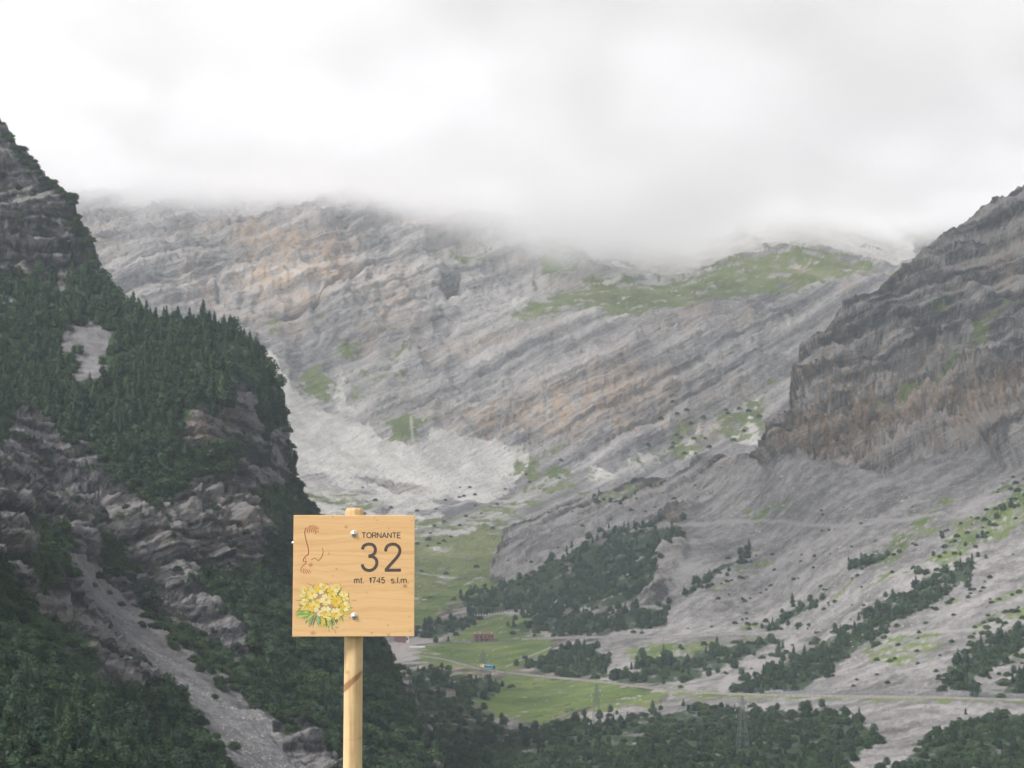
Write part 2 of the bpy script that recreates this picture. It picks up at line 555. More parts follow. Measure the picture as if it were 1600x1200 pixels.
def shape_far():
    px, py, p = far.PX, far.PY, far.pos
    bench = [(795,495),(830,462),(870,448),(920,440),(1000,437),(1080,428),(1180,398),(1260,386),(1330,398),(1382,428),(1290,440),(1240,462),(1180,472),(1100,484),(1010,498),(950,512),(935,492),(880,496),(825,508)]
    grass = [(0.84, bench), [(465,582),(490,570),(515,572),(528,600),(520,640),(495,622),(470,605)], [(600,652),(638,640),(670,650),(655,692),(612,684)],
             (0.62, [(795,722),(885,706),(893,752),(822,772)]), (0.5, [(700,800),(800,770),(930,735),(960,760),(850,800),(780,835),(640,840)]),
             (1.0, [(640,838),(790,828),(775,890),(830,900),(790,925),(850,1000),(560,1000),(560,940),(640,930)]), (0.6, [(500,806),(660,796),(740,820),(700,850),(640,880),(500,880)]),
             (0.62, [(450,768),(560,772),(640,790),(560,800),(450,786)]),
             (0.58, [(1010,705),(1070,650),(1130,620),(1210,600),(1200,680),(1110,712),(1000,722)]), (0.75, [(835,385),(880,380),(910,430),(870,445),(845,420)]),
             (0.7, [(940,385),(970,388),(1010,432),(985,438)]), (0.8, [(660,395),(720,390),(760,385),(740,402),(680,408)]), (0.62, [(400,490),(440,500),(445,560),(430,545)]),
             (0.6, [(440,495),(520,480),(510,500),(450,512)]), (0.75, [(1395,345),(1450,340),(1480,370),(1440,390)]), (0.55, [(1340,375),(1375,378),(1370,392),(1345,388)]),
             (0.45, [(540,610),(600,560),(660,540),(640,580),(570,640)]), (0.5, [(500,560),(560,520),(640,500),(560,560),(520,590)])]
    scree = [[(425,548),(440,590),(470,622),(530,645),(565,662),(640,700),(690,668),(745,688),(830,712),(806,762),(760,790),(690,770),(650,752),(560,745),(440,742),(430,640)], (0.62, [(430,740),(560,745),(650,755),(700,790),(690,830),(560,850),(430,840)]),
             (0.55, [(900,748),(960,722),(1010,705),(1055,720),(1010,750),(920,762)]), [(945,418),(1000,385),(1090,385),(1180,370),(1200,395),(1080,430),(1010,432)],
             [(1290,290),(1340,310),(1440,408),(1400,424),(1330,398),(1262,384),(1190,392),(1150,330)], [(520,640),(525,600),(535,590),(545,625),(565,650)],
             [(1060,708),(1090,660),(1098,662),(1080,712)], [(1140,700),(1165,650),(1195,600),(1200,605),(1180,660),(1185,690)],
             (0.5, [(640,848),(700,850),(680,866),(640,864)])]
    far.att['grass'] = cover(px, py, grass, 17)
    far.att['scree'] = cover(px, py, scree, 14)
    far.att['stain'] = cover(px, py, [(0.9, [(380,350),(560,370),(560,440),(440,480),(360,440)]), (0.7, [(290,420),(345,420),(345,480),(260,475)]), (0.75, [(640,640),(1000,590),(990,690),(760,690)]), (0.5, [(560,420),(640,400),(660,520),(560,540)])], 30)
    far.att['bare'] = np.maximum.reduce([0.45 * line_band(px, py, q, w) for q, w in (
        ([(440,742),(560,736),(650,748),(760,775)], 2.2), ([(446,768),(560,778),(660,786),(800,782)], 1.6), ([(640,898),(700,902),(735,906)], 1.5),
        ([(420,545),(440,590),(452,640),(455,700)], 3.0), ([(642,650),(645,690)], 2.0), ([(640,936),(680,940)], 1.2), ([(640,952),(660,955)], 1.2))])
    rockm = np.clip(1 - np.maximum(far.att['scree'], far.att['grass']) * 0.95, 0.05, 1)
    rockm = rockm * (1 - sstep(720, 800, py) * 0.85)
    n = np.array(FAR_BED); n /= np.linalg.norm(n)
    wall = cover(px, py, [[(560,700),(640,570),(820,500),(940,515),(1010,500),(1180,478),(1290,442),(1380,432),(1260,560),(1195,700),(930,705)]], 30)
    fold = 70 * fbm(p / 420.0 + 2, 2)                              # the beds fold over above the shelf
    s = p @ n + 5 * fbm(p / 150.0, 3) + (1 - wall) * fold
    d = 13 * beds(s / 46.0) + 13 * beds(s / 19.0 + 7) + 11 * beds(s / 8.0 + 3)
    d = d * (0.45 + 0.35 * wall + 0.3 * sstep(-0.25, 0.3, fbm(p / 260.0 + 9, 3)))
    gully = fbm(np.stack([p[..., 0] / 60.0, p[..., 1] / 200.0, p[..., 2] / 260.0], -1), 4, 0.55, True)
    d = d + (20 + 22 * (1 - wall)) * fbm(p / 330.0, 5, 0.5, True) + 6 * fbm(p / 24.0, 3) + 10 * joints(p, (0.8, 0.25, 0.55), 50, 8) + 13 * gully
    d = d * far.rim(far.top_line, 20)
    far.displace(rockm * d + (1 - rockm) * (9 * fbm(p / 90.0, 4) + 1.5 * fbm(p / 14.0, 2)))
    far.roughen(22.0, 4.0, rockm); far.roughen(8.0, 3.0, 0.12 + 0.88 * rockm)
    # overhangs and caves bitten into the wall
    for poly, dep in (([(690,436),(718,433),(720,462),(700,470),(686,464)], 45), ([(425,488),(470,470),(505,452),(495,470),(470,482),(440,494)], 60), ([(505,448),(545,425),(585,412),(560,428),(520,446)], 30), ([(338,440),(345,452),(350,470),(338,462)], 25), ([(585,582),(615,572),(610,584)], 22)):
        far.displace(-dep * sstep(-3, 8, poly_sd(px, py, poly)))
shape_far()
far.fields(3.0, FAR_BED, (0.45, -0.55, -0.6), 0.8, ragged=1.4, contrast=0.68, speckle=0.4)  # low bed contrast puts some of the haze into the rock colour
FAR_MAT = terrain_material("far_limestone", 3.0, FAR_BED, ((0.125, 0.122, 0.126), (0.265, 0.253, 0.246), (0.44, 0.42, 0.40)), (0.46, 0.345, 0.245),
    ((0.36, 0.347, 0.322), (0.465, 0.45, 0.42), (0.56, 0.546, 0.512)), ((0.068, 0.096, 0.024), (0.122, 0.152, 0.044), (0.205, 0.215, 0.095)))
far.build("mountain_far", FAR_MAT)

# ---- the slope of cliff, scree and meadow along the road ------------------------
MID_BED = (-0.42, 0.20, 0.88)
mid = Sheet(
    ctrl=[(560,1320,560),(1000,1320,560),(1400,1320,540),(1900,1320,500),(560,1200,800),(1000,1200,830),(1300,1200,820),(1500,1200,780),(1900,1200,720),
          (640,1110,1180),(820,1115,1230),(1000,1108,1180),(1200,1110,1080),(1400,1110,1020),(1600,1110,990),(1900,1110,930),
          (850,1075,1380),(1050,1082,1260),(1300,1086,1140),(1600,1092,1040),(1900,1098,960),
          (680,1040,1480),(800,1045,1480),(950,1055,1400),(760,1003,1640),(680,1000,1650),(900,1000,1600),(1050,994,1540),(1290,990,1400),(1600,985,1200),
          (700,960,1850),(800,958,1800),(900,950,1720),(720,905,2085),(600,905,2085),(560,960,1850),
          (780,885,2040),(850,805,2180),(930,775,2180),(1000,760,2120),(1100,722,2040),(900,880,1900),(1000,850,1840),(1100,800,1880),
          (1195,722,1860),(1197,690,1870),(1240,600,1960),(1250,540,2010),(1320,470,2080),(1440,400,2160),(1600,300,2260),(1600,500,2000),(1400,600,1900),(1300,700,1800),
          (1400,722,1740),(1600,700,1640),(1530,708,1690),(1100,900,1640),(1300,800,1680),(1350,900,1480),(1200,1000,1470),(1600,850,1420),(1500,790,1570),
          (1900,160,2250),(1900,500,1850),(1900,750,1480),(1900,1000,1080)],
    xs=np.arange(560, 1851, 2.4),
    top=[(500,906),(768,904),(771,872),(790,832),(850,797),(930,768),(980,752),(1060,732),(1100,716),(1160,708),(1190,706),(1196,690),(1206,655),(1236,648),(1240,592),(1252,542),(1300,505),(1322,470),(1380,442),(1432,408),(1442,390),(1500,352),(1532,328),(1600,297),(1700,240),(1860,170)],
    bottom=1320, rows=440, scale=1.6)
WOOD = dict(
    rib_wood=[(715,938),(760,920),(840,902),(880,882),(930,852),(985,822),(1066,820),(1066,852),(1030,900),(990,942),(900,950),(820,950),(735,957)],
    rib_top=[(928,778),(975,752),(1040,744),(1035,758),(985,790),(920,790)],
    rib_bush=[(1063,715),(1086,712),(1086,742),(1068,742)],
    below_house=[(648,990),(690,966),(742,950),(762,958),(722,985),(672,1002)],
    above_road=[(790,978),(850,956),(930,956),(1042,946),(1046,984),(900,990),(825,990)],
    meadow_wood=[(812,1046),(870,1022),(918,1004),(944,1030),(952,1060),(880,1056)],
    slope_wood=[(955,1056),(1000,1040),(1100,1018),(1180,1000),(1245,994),(1135,1040),(1050,1070),(970,1072)],
    road_wood=[(1140,1078),(1230,1030),(1300,992),(1385,984),(1340,1020),(1255,1078),(1160,1083)],
    strip_wood=[(1330,982),(1380,940),(1440,902),(1532,880),(1505,912),(1425,965),(1352,985)],
    strip_small=[(1322,892),(1368,856),(1392,868),(1345,898)],
    strip_two=[(1180,988),(1232,950),(1285,934),(1272,950),(1205,988)],
    strip_three=[(1066,932),(1110,892),(1168,860),(1160,876),(1100,914),(1072,936)],
    high_strip=[(1462,866),(1512,822),(1600,766),(1640,760),(1600,806),(1525,848),(1475,880)],
    east_wood=[(1478,1072),(1512,1022),(1560,992),(1620,968),(1620,1002),(1532,1050),(1512,1076)],
    east_corner=[(1558,1088),(1600,1044),(1640,1030),(1640,1086)],
    edge_wood=[(632,1036),(690,1050),(745,1060),(782,1070),(770,1088),(690,1085),(640,1076)],
    low_wood=[(560,1066),(640,1074),(700,1088),(742,1106),(780,1132),(850,1138),(900,1122),(980,1122),(1030,1122),(1100,1106),(1250,1108),(1330,1116),(1372,1148),(1350,1175),(1300,1215),(1300,1300),(560,1300)],
    low_east=[(1375,1210),(1450,1162),(1500,1124),(1600,1116),(1800,1108),(1800,1300),(1340,1300)])
LOW_ROAD = [(640,1022),(700,1030),(750,1046),(790,1051),(850,1057),(950,1066),(1050,1079),(1150,1085),(1300,1088),(1450,1090),(1600,1094),(1750,1098),(1850,1101)]
HIGH_ROAD = [(640,1009),(700,1004),(760,1003),(830,998),(900,996),(1000,996),(1100,993),(1200,989),(1290,988)]
def shape_mid():
    px, py, p = mid.PX, mid.PY, mid.pos
    grass = [[(652,1018),(720,984),(765,958),(850,955),(832,984),(862,1000),(872,1022),(812,1046),(700,1046),(650,1036)], [(735,1100),(790,1052),(850,1056),(950,1064),(1055,1080),(1010,1102),(900,1114),(845,1128),(780,1122)],
             (0.9, [(500,905),(770,905),(800,898),(840,900),(770,930),(700,950),(640,990),(500,1000)]), (0.8, [(640,1040),(740,1050),(800,1060),(760,1098),(690,1075)]),
             (0.7, [(960,1010),(1050,1000),(1160,1000),(1100,1030),(1000,1045)]), (0.6, [(1350,870),(1420,815),(1480,770),(1500,780),(1430,850),(1380,900)]),
             (0.72, [(1440,880),(1500,820),(1620,745),(1620,815),(1530,855),(1480,895)]), (0.6, [(1300,1012),(1380,985),(1480,980),(1460,1030),(1400,1050)]),
             (0.75, [(1050,1072),(1250,1085),(1600,1088),(1850,1094),(1850,1104),(1600,1101),(1300,1098),(1050,1092)]), (0.55, [(1070,935),(1180,870),(1240,850),(1200,890),(1120,930)]), (0.55, [(1150,800),(1230,770),(1240,790),(1180,830)]),
             (0.58, [(1340,640),(1460,580),(1560,455),(1600,450),(1500,580),(1400,650)]), (0.6, [(1360,450),(1400,425),(1385,450)]), (0.55, [(1420,480),(1500,450),(1480,490)])]
    grass += [(0.55, q) for q in WOOD.values()]
    # the scree apron under the cliff; the cliff itself and the bare rib stay rock
    cliff_foot = [(1150,700),(1196,722),(1250,712),(1300,722),(1395,732),(1440,712),(1500,698),(1545,702),(1570,730),(1640,722),(1860,690)]
    apron = cliff_foot + [(1860,1320),(560,1320),(700,1150),(1000,1114),(1062,1078),(955,1070),(880,1010),(960,990),(1040,940),(1070,860),(1060,815),(1110,770)]
    rib_scree = (0.62, [(768,900),(775,868),(800,838),(880,800),(960,800),(1060,750),(1150,712),(1100,780),(1000,820),(900,880),(850,896)])
    mid.att['scree'] = cover(px, py, [apron, rib_scree], 7)
    f = np.array([-0.72, -0.25, -0.55]); f /= np.linalg.norm(f)
    e1 = np.cross(f, [0, 0, 1.0]); e1 /= np.linalg.norm(e1); e2 = np.cross(f, e1)
    veins = fbm(np.stack([(p @ f) / 170.0, (p @ e1) / 26.0, (p @ e2) / 26.0], -1) + 3, 3, 0.55)
    zone = cover(px, py, [(1.0, [(1060,1000),(1110,880),(1250,840),(1380,850),(1480,770),(1640,740),(1860,800),(1860,1080),(1400,1080),(1150,1070)])], 30)
    mid.veins = veins
    mid.att['grass'] = np.maximum(cover(px, py, grass, 12), 0.62 * zone * sstep(0.1, 0.34, veins))
    mid.att['wood'] = 0.72 * cover(px, py, [q for k, q in WOOD.items() if k not in ('high_strip', 'rib_top')], 6)
    mid.att['stain'] = cover(px, py, [(0.75, [(1200,650),(1300,560),(1420,600),(1600,580),(1600,690),(1440,700),(1300,715),(1200,715)])], 40)
    wear = [0.7 * line_band(px, py, q, w) for q, w in (([(980,838),(1060,820),(1180,812),(1290,822),(1400,815),(1470,806)], 2.6), ([(960,955),(1000,950),(1050,952)], 2.0), ([(1350,992),(1450,985),(1540,982),(1600,972)], 2.5), ([(1130,1075),(1190,1040),(1240,1005)], 9), ([(660,1064),(720,1052)], 2.0), ([(790,1042),(860,1012)], 1.0))]
    mid.att['bare'] = np.maximum.reduce(wear)
    soft = np.maximum(mid.att['scree'], mid.att['grass'])
    rockm = np.clip(1 - soft * 0.97, 0.04, 1) * (1 - sstep(905, 960, py) * 0.9)
    n = np.array(MID_BED); n /= np.linalg.norm(n)
    s = p @ n + 7 * fbm(p / 110.0, 3)
    d = 26 * beds(s / 30.0) + 19 * beds(s / 11.0 + 7) + 10 * beds(s / 4.6 + 3)
    wall = cover(px, py, [[(1195,660),(1240,570),(1330,600),(1450,560),(1620,560),(1860,520),(1860,690),(1600,710),(1440,712),(1300,722),(1195,720)]], 15)
    flute = fbm(np.stack([p[..., 0] / 16.0, p[..., 1] / 16.0, p[..., 2] / 90.0], -1), 4, 0.55, True)
    d = d * (1 - 0.5 * wall) + wall * 26 * flute
    d = d + 26 * fbm(p / 150.0, 5, 0.52, True) + 6 * fbm(p / 13.0, 3) + 15 * joints(p, (0.85, 0.3, 0.45), 26, 9)
    # runnels down the scree
    f = np.array([-0.72, -0.25, -0.55]); f /= np.linalg.norm(f)
    e1 = np.cross(f, [0, 0, 1.0]); e1 /= np.linalg.norm(e1); e2 = np.cross(f, e1)
    run = np.stack([(p @ f) / 260.0, (p @ e1) / 34.0, (p @ e2) / 34.0], -1)
    ds = 3.0 * fbm(run, 4, 0.55) + 5.0 * fbm(p / 60.0, 4) + 1.3 * fbm(p / 6.0, 3, 0.7)
    flat = cover(px, py, [[(650,1050),(640,1010),(720,980),(850,955),(870,1020),(960,1062),(1055,1080),(1000,1105),(840,1130),(770,1120),(700,1080)]], 12)
    road = np.maximum(line_band(px, py, LOW_ROAD, 14), line_band(px, py, HIGH_ROAD, 12))
    ds = ds * (1 - 0.8 * flat)
    d = d * mid.rim(mid.top_line, 14)
    mid.displace((rockm * d + (1 - rockm) * ds) * (1 - 0.95 * road))
    mid.roughen(13.0, 3.0, rockm * (1 - road)); mid.roughen(4.5, 1.9, (0.25 + 0.75 * rockm) * (1 - road))
    mid.displace(-26 * sstep(-3, 8, poly_sd(px, py, [(1305,556),(1345,528),(1390,512),(1370,535),(1330,556),(1310,572)])))
shape_mid()
mid.fields(1.5, MID_BED, (-0.72, -0.25, -0.55), 0.6, contrast=1.5)
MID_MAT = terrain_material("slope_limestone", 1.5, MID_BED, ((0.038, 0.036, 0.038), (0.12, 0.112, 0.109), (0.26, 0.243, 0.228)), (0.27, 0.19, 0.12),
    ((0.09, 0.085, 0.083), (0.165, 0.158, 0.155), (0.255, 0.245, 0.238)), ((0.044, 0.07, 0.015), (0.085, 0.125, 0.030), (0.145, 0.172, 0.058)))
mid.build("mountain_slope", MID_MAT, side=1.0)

# ---- the near mountainside of crags, forest and a stony gully ----------------------
NEAR_BED = (-0.36, 0.30, 0.88)
near = Sheet(
    ctrl=[(0,175,1160),(-170,20,1160),(60,260,1150),(100,300,1140),(150,400,1120),(0,425,1050),(-170,425,1050),(130,445,1060),(60,440,1055),
          (200,475,1020),(300,500,1010),(400,545,1000),(428,600,985),(443,690,965),(460,770,950),(515,805,1000),
          (100,550,930),(250,600,900),(0,560,900),(-170,560,900),(0,650,820),(150,690,830),(350,640,890),
          (60,760,740),(200,760,800),(320,760,830),(400,830,830),(250,850,775),(330,900,790),(430,870,850),(150,860,710),
          (250,1010,640),(350,1100,600),(450,1200,560),(160,940,660),(500,1000,780),(560,930,860),(600,1040,830),(640,1100,830),(600,1200,650),(520,1110,680),(420,1000,730),
          (0,780,580),(-170,760,560),(60,880,545),(130,1000,525),(0,1000,470),(-170,1000,450),(190,1060,535),(0,1200,350),(-170,1200,340),(150,1200,400),(290,1200,470),(100,1100,450),(250,1120,520),
          (0,1340,290),(300,1340,400),(700,1340,560),(-170,1340,280)],
    xs=np.arange(-160, 701, 2.0),
    top=[(-180,-20),(0,182),(25,222),(60,258),(100,300),(112,308),(116,338),(124,344),(134,362),(145,372),(149,396),(153,404),(155,425),(185,472),(240,500),(300,505),(360,512),(400,540),(412,548),(418,575),(424,580),(427,604),(436,618),(441,640),(442,668),(446,700),(454,712),(457,742),(466,752),(471,782),(490,790),(508,806),(524,860),(560,960),(604,1000),(616,1030),(624,1062),(648,1092),(680,1160),(705,1330)],
    bottom=1345, rows=560, scale=0.8)
FOREST = dict(
    shoulder=[(0,432),(60,436),(100,455),(120,425),(150,420),(190,468),(240,495),(300,500),(362,508),(402,538),(424,570),(424,600),(396,604),(362,592),(352,640),(300,650),(286,668),(270,692),(185,722),(150,702),(100,690),(60,662),(25,650),(0,705),(-120,705),(-120,430)],
    brink=[(392,606),(424,612),(440,640),(444,664),(412,684),(392,650)],
    ledge=[(150,705),(250,692),(335,705),(372,690),(378,715),(345,742),(300,742),(282,782),(232,792),(182,772)],
    brink_low=[(398,772),(440,756),(468,784),(515,806),(524,870),(450,850),(420,810)],
    gorge=[(420,850),(470,810),(520,860),(560,960),(604,1004),(620,1066),(645,1100),(670,1160),(690,1290),(560,1300),(540,1200),(470,1130),(402,1080),(380,1000),(332,945),(300,922),(322,896),(380,892)],
    rib=[(45,790),(100,842),(118,900),(78,922),(50,872)],
    rib_low=[(-120,880),(0,882),(50,932),(100,1002),(142,1060),(60,1082),(0,1062),(-120,1060)],
    foot=[(-120,1062),(0,1062),(60,1078),(130,1060),(200,1092),(262,1150),(290,1230),(300,1330),(-120,1330)],
    spur=[(215,1072),(312,1072),(352,1120),(372,1200),(400,1300),(290,1240),(235,1125)],
    gully_edge=[(212,932),(300,986),(402,1060),(472,1140),(452,1150),(380,1092),(288,1024),(222,968)],
    gully_head=[(132,838),(202,848),(214,892),(170,902),(140,882)])
def shape_near():
    px, py, p = near.PX, near.PY, near.pos
    scree = [[(105,868),(140,885),(175,920),(215,955),(262,1000),(320,1035),(370,1082),(440,1150),(510,1220),(520,1340),(380,1340),(358,1200),(322,1125),(262,1068),(208,1022),(150,955)],
             [(85,545),(110,512),(150,510),(178,522),(160,560),(165,590),(120,604),(108,590),(130,560)], (0.75, [(0,450),(25,470),(20,500),(0,490)]), (0.8, [(480,1018),(505,1030),(495,1045)]), (0.8, [(480,1115),(512,1145),(505,1155)]), (0.6, [(380,985),(420,1010),(440,1050),(400,1030)]), (0.9, [(185,1155),(215,1175),(250,1205),(240,1210),(200,1180)])]
    near.att['scree'] = cover(px, py, scree, 5)
    near.att['grass'] = np.maximum(cover(px, py, [(0.6, q) for q in FOREST.values()], 8), 0.36 * (1 - near.att['scree']))
    near.att['grass'] *= (1 - near.att['scree'])
    near.att['wood'] = 0.85 * cover(px, py, list(FOREST.values()), 7) * (1 - near.att['scree'])
    near.att['stain'] = cover(px, py, [(0.8, [(285,655),(360,640),(375,690),(320,700)]), (0.4, [(330,780),(440,740),(430,860),(340,880)])], 15)
    rockm = np.clip(1 - cover(px, py, scree, 22) * 0.97, 0.03, 1)
    wood = cover(px, py, list(FOREST.values()), 10)
    rockm = rockm * (1 - 0.55 * wood)
    n = np.array(NEAR_BED); n /= np.linalg.norm(n)
    s = p @ n + 4 * fbm(p / 55.0, 3)
    d = 9 * beds(s / 14.0) + 8.5 * beds(s / 5.2 + 7) + 4.8 * beds(s / 2.2 + 3)
    d = d * (0.4 + 0.6 * sstep(-0.3, 0.3, fbm(p / 60.0 + 5, 3)))
    d = d + 10 * fbm(p / 75.0, 5, 0.5, True) + 2.0 * fbm(p / 6.0, 3) + 4 * joints(p, (0.85, 0.3, 0.5), 12, 5)
    # buttresses that run down to the gully
    f = np.array([0.6, -0.3, -0.7]); f /= np.linalg.norm(f)
    e1 = np.cross(f, [0, 0, 1.0]); e1 /= np.linalg.norm(e1); e2 = np.cross(f, e1)
    butt = fbm(np.stack([(p @ f) / 160.0, (p @ e1) / 30.0, (p @ e2) / 30.0], -1), 4, 0.55, True)
    low = sstep(680, 760, py)
    d = d + 10 * low * butt
    d = d * near.rim(near.top_line, 70)
    near.displace(rockm * d + (1 - rockm) * (1.2 * fbm(p / 25.0, 3) + 0.35 * fbm(p / 3.0, 2)))
    near.roughen(7.0, 1.7, rockm); near.roughen(2.4, 1.1, 0.2 + 0.8 * rockm)
shape_near()
near.fields(0.75, NEAR_BED, (0.6, -0.35, -0.65), 0.5, contrast=1.7)
NEAR_MAT = terrain_material("near_limestone", 0.75, NEAR_BED, ((0.02, 0.02, 0.023), (0.062, 0.060, 0.063), (0.15, 0.145, 0.142)), (0.15, 0.118, 0.086),  # rock colours darkened to stand in for cloud shade over this slope
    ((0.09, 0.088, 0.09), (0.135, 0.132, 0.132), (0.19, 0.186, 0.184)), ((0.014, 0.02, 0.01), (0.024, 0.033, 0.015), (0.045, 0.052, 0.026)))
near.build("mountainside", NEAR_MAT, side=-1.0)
# ================================================================ TREES, SHRUBS, STONES
def foliage_material(name, dark, light):
    m = NT(name)
    oi = m.n("ShaderNodeObjectInfo")
    f = m.math('ADD', m.math('MULTIPLY', oi.outputs['Random'], 0.6), m.math('MULTIPLY', m.noise(m.obj(), 5.0, 2), 0.5))
    col = m.ramp(f, [(0.15, dark), (0.9, light)])
    return m.bsdf(col, 0.85, spec=0.15)
CONIFER_MAT = foliage_material("conifer_needles", (0.010, 0.023, 0.017), (0.040, 0.067, 0.032))
SHRUB_MAT = foliage_material("mountain_pine_needles", (0.012, 0.025, 0.016), (0.048, 0.074, 0.030))
BARK_MAT = plain("bark", (0.06, 0.05, 0.042), 0.95, var=0.3)

def clump_mesh(name, mat, seed, kind):
    """crown of unit height: many needle clumps over a ragged inner body"""
    r = random.Random(seed)
    V, Fc = [], []
    def quad(c, size, up):
        d1 = Vector((r.gauss(0, 1), r.gauss(0, 1), r.gauss(0, 1) * 0.6)).normalized()
        d2 = d1.cross(Vector((r.gauss(0, 1), r.gauss(0, 1), r.gauss(0, 1)))).normalized()
        n = len(V)
        a, b = d1 * size, d2 * size * 0.6
        V.extend([tuple(c - a * 0.7), tuple(c + b * r.uniform(.5, 1)), tuple(c + a), tuple(c - b * r.uniform(.5, 1))])
        Fc.append([n, n + 1, n + 2, n + 3])
    if kind == 'conifer':
        wid = r.uniform(0.18, 0.28)
        prof = lambda t: wid * ((1 - t) ** 0.8) * (0.55 + 0.45 * min(1, t / 0.15)) + 0.012
        n_leaf, lo, sz = 300, 0.06, 0.062
    elif kind == 'spindly':
        wid = 0.15
        prof = lambda t: wid * ((1 - t) ** 0.7) + 0.01
        n_leaf, lo, sz = 150, 0.2, 0.05
    elif kind == 'pine':
        wid = r.uniform(0.34, 0.42)
        prof = lambda t: wid * math.sqrt(max(0.02, 1 - ((t - 0.45) / 0.58) ** 2))
        n_leaf, lo, sz = 300, 0.02, 0.085
    else:
        wid = r.uniform(0.75, 0.95)
        prof = lambda t: wid * math.sqrt(max(0.02, 1 - t * t * 0.98))
        n_leaf, lo, sz = 300, 0.0, 0.17
    lob = [(r.uniform(0, 6.28), r.uniform(0, 1), r.uniform(0.75, 1.3)) for _ in range(9)]
    def radius(t, th):
        k = 1.0
        for a, h, s_ in lob:
            w = math.exp(-((math.cos(th - a) - 1) ** 2) * 2 - ((t - h) / 0.16) ** 2)
            k += (s_ - 1) * w * 1.2
        return prof(t) * k
    for i in range(n_leaf):
        t = lo + (1 - lo) * (r.random() ** (1.35 if kind in ('conifer', 'spindly') else 1.1))
        th = r.uniform(0, 6.2832)
        rr = radius(t, th) * (0.62 + 0.45 * math.sqrt(r.random()))
        c = Vector((rr * math.cos(th), rr * math.sin(th), t - (0.25 * rr if kind == 'conifer' else 0)))
        if c.z < 0: c.z = 0.01
        quad(c, sz * r.uniform(0.7, 1.35) * (1.15 - 0.6 * t if kind in ('conifer', 'spindly') else 1.0), 0)
    if kind != 'spindly':
        n, seg, rings = len(V), 8, 5
        for k in range(rings):
            t = lo + (0.97 - lo) * k / (rings - 1)
            for i in range(seg):
                th = 2 * math.pi * (i + 0.5 * (k % 2)) / seg
                rr = radius(t, th) * r.uniform(0.55, 0.8) * (0.25 if k == rings - 1 else 1)
                V.append((rr * math.cos(th), rr * math.sin(th), max(0.0, t - 0.03)))
        for k in range(rings - 1):
            for i in range(seg):
                j = (i + 1) % seg
                Fc.append([n + k*seg + i, n + k*seg + j, n + (k+1)*seg + j, n + (k+1)*seg + i])
    return mesh_np(name, V, Fc, mat, False)
def trunk_mesh(top):
    b = MB()
    b.bar((0, 0, -0.06), (0, 0, top * 0.5), 0.035, 0.025, 6)
    b.bar((0, 0, top * 0.5), (0.004, 0, top), 0.025, 0.006, 6)
    for i in range(7):
        t = 0.14 + 0.1 * i; a = i * 2.4
        b.bar((0, 0, t), (0.1 * (1 - t) * math.cos(a) * 1.3, 0.1 * (1 - t) * math.sin(a) * 1.3, t + 0.015), 0.009, 0.004, 4)
    return mesh_np("trunk", b.v, b.f, BARK_MAT)
CONIFER = [clump_mesh("conifer_crown", CONIFER_MAT, 10 + i, 'conifer') for i in range(5)]
PINE = [clump_mesh("pine_crown", CONIFER_MAT, 30 + i, 'pine') for i in range(3)]
SHRUB = [clump_mesh("shrub_foliage", SHRUB_MAT, 50 + i, 'shrub') for i in range(5)]
SPINDLY = clump_mesh("spindly_crown", CONIFER_MAT, 77, 'spindly')
TRUNK = trunk_mesh(0.9)

plants = []     # (kind, position, height, width factor, region key, apparent size)
def scatter(sheet, poly, key, spacing, mix, ragged=18):
    """mix: list of (kind, weight, height lo, hi)"""
    P = np.array(poly, float)
    x0, y0 = P.min(0) - 14; x1, y1 = P.max(0) + 14
    gx, gy = np.meshgrid(np.arange(max(x0, -90), min(x1, 1690), spacing), np.arange(y0, min(y1, 1262), spacing))
    gx = gx.ravel() + rng.uniform(-.55, .55, gx.size) * spacing; gy = gy.ravel() + rng.uniform(-.55, .55, gy.size) * spacing
    q = np.stack([gx / 30.0, gy / 30.0, np.full(gx.shape, 7.7)], -1)
    sd = poly_sd(gx, gy, poly) + ragged * fbm(q, 3)
    holes = fbm(q * 1.3 + 60, 3)
    sd = sd + 14 * np.clip(rng.random(sd.shape) - 0.72, 0, 1) / 0.28       # a loose fringe
    ok = (sd > 0) & sheet.inside(gx, gy) & (holes > (-0.19 if sheet is mid else -0.27))
    gx, gy = gx[ok], gy[ok]
    if not len(gx): return
    pos = sheet.sample(gx, gy)
    w = np.array([m[1] for m in mix], float); w /= w.sum()
    for p, x, y in zip(pos, gx, gy):
        kind, _, lo, hi = mix[int(rng.choice(len(mix), p=w))]
        h = rng.uniform(lo, hi) * float(np.exp(rng.normal(0, 0.2)))
        app = h / p[1] * F
        if not (-25 < x < 1625 and y - app < 1215): app = 0.0
        plants.append((kind, p, h, key, app))
def sprinkle(sheet, pts, key, kind, lo, hi, jitter=6):
    a = np.array(pts, float) + rng.uniform(-jitter, jitter, (len(pts), 2))
    ok = sheet.inside(a[:, 0], a[:, 1])
    for p in sheet.sample(a[ok, 0], a[ok, 1]):
        h = rng.uniform(lo, hi)
        plants.append((kind, p, h, key, h / p[1] * F))
def random_in(poly, n):
    P = np.array(poly, float); out = []
    while len(out) < n:
        x, y = rng.uniform(P.min(0), P.max(0))
        if poly_sd(np.array([x]), np.array([y]), poly)[0] > 0: out.append((x, y))
    return out

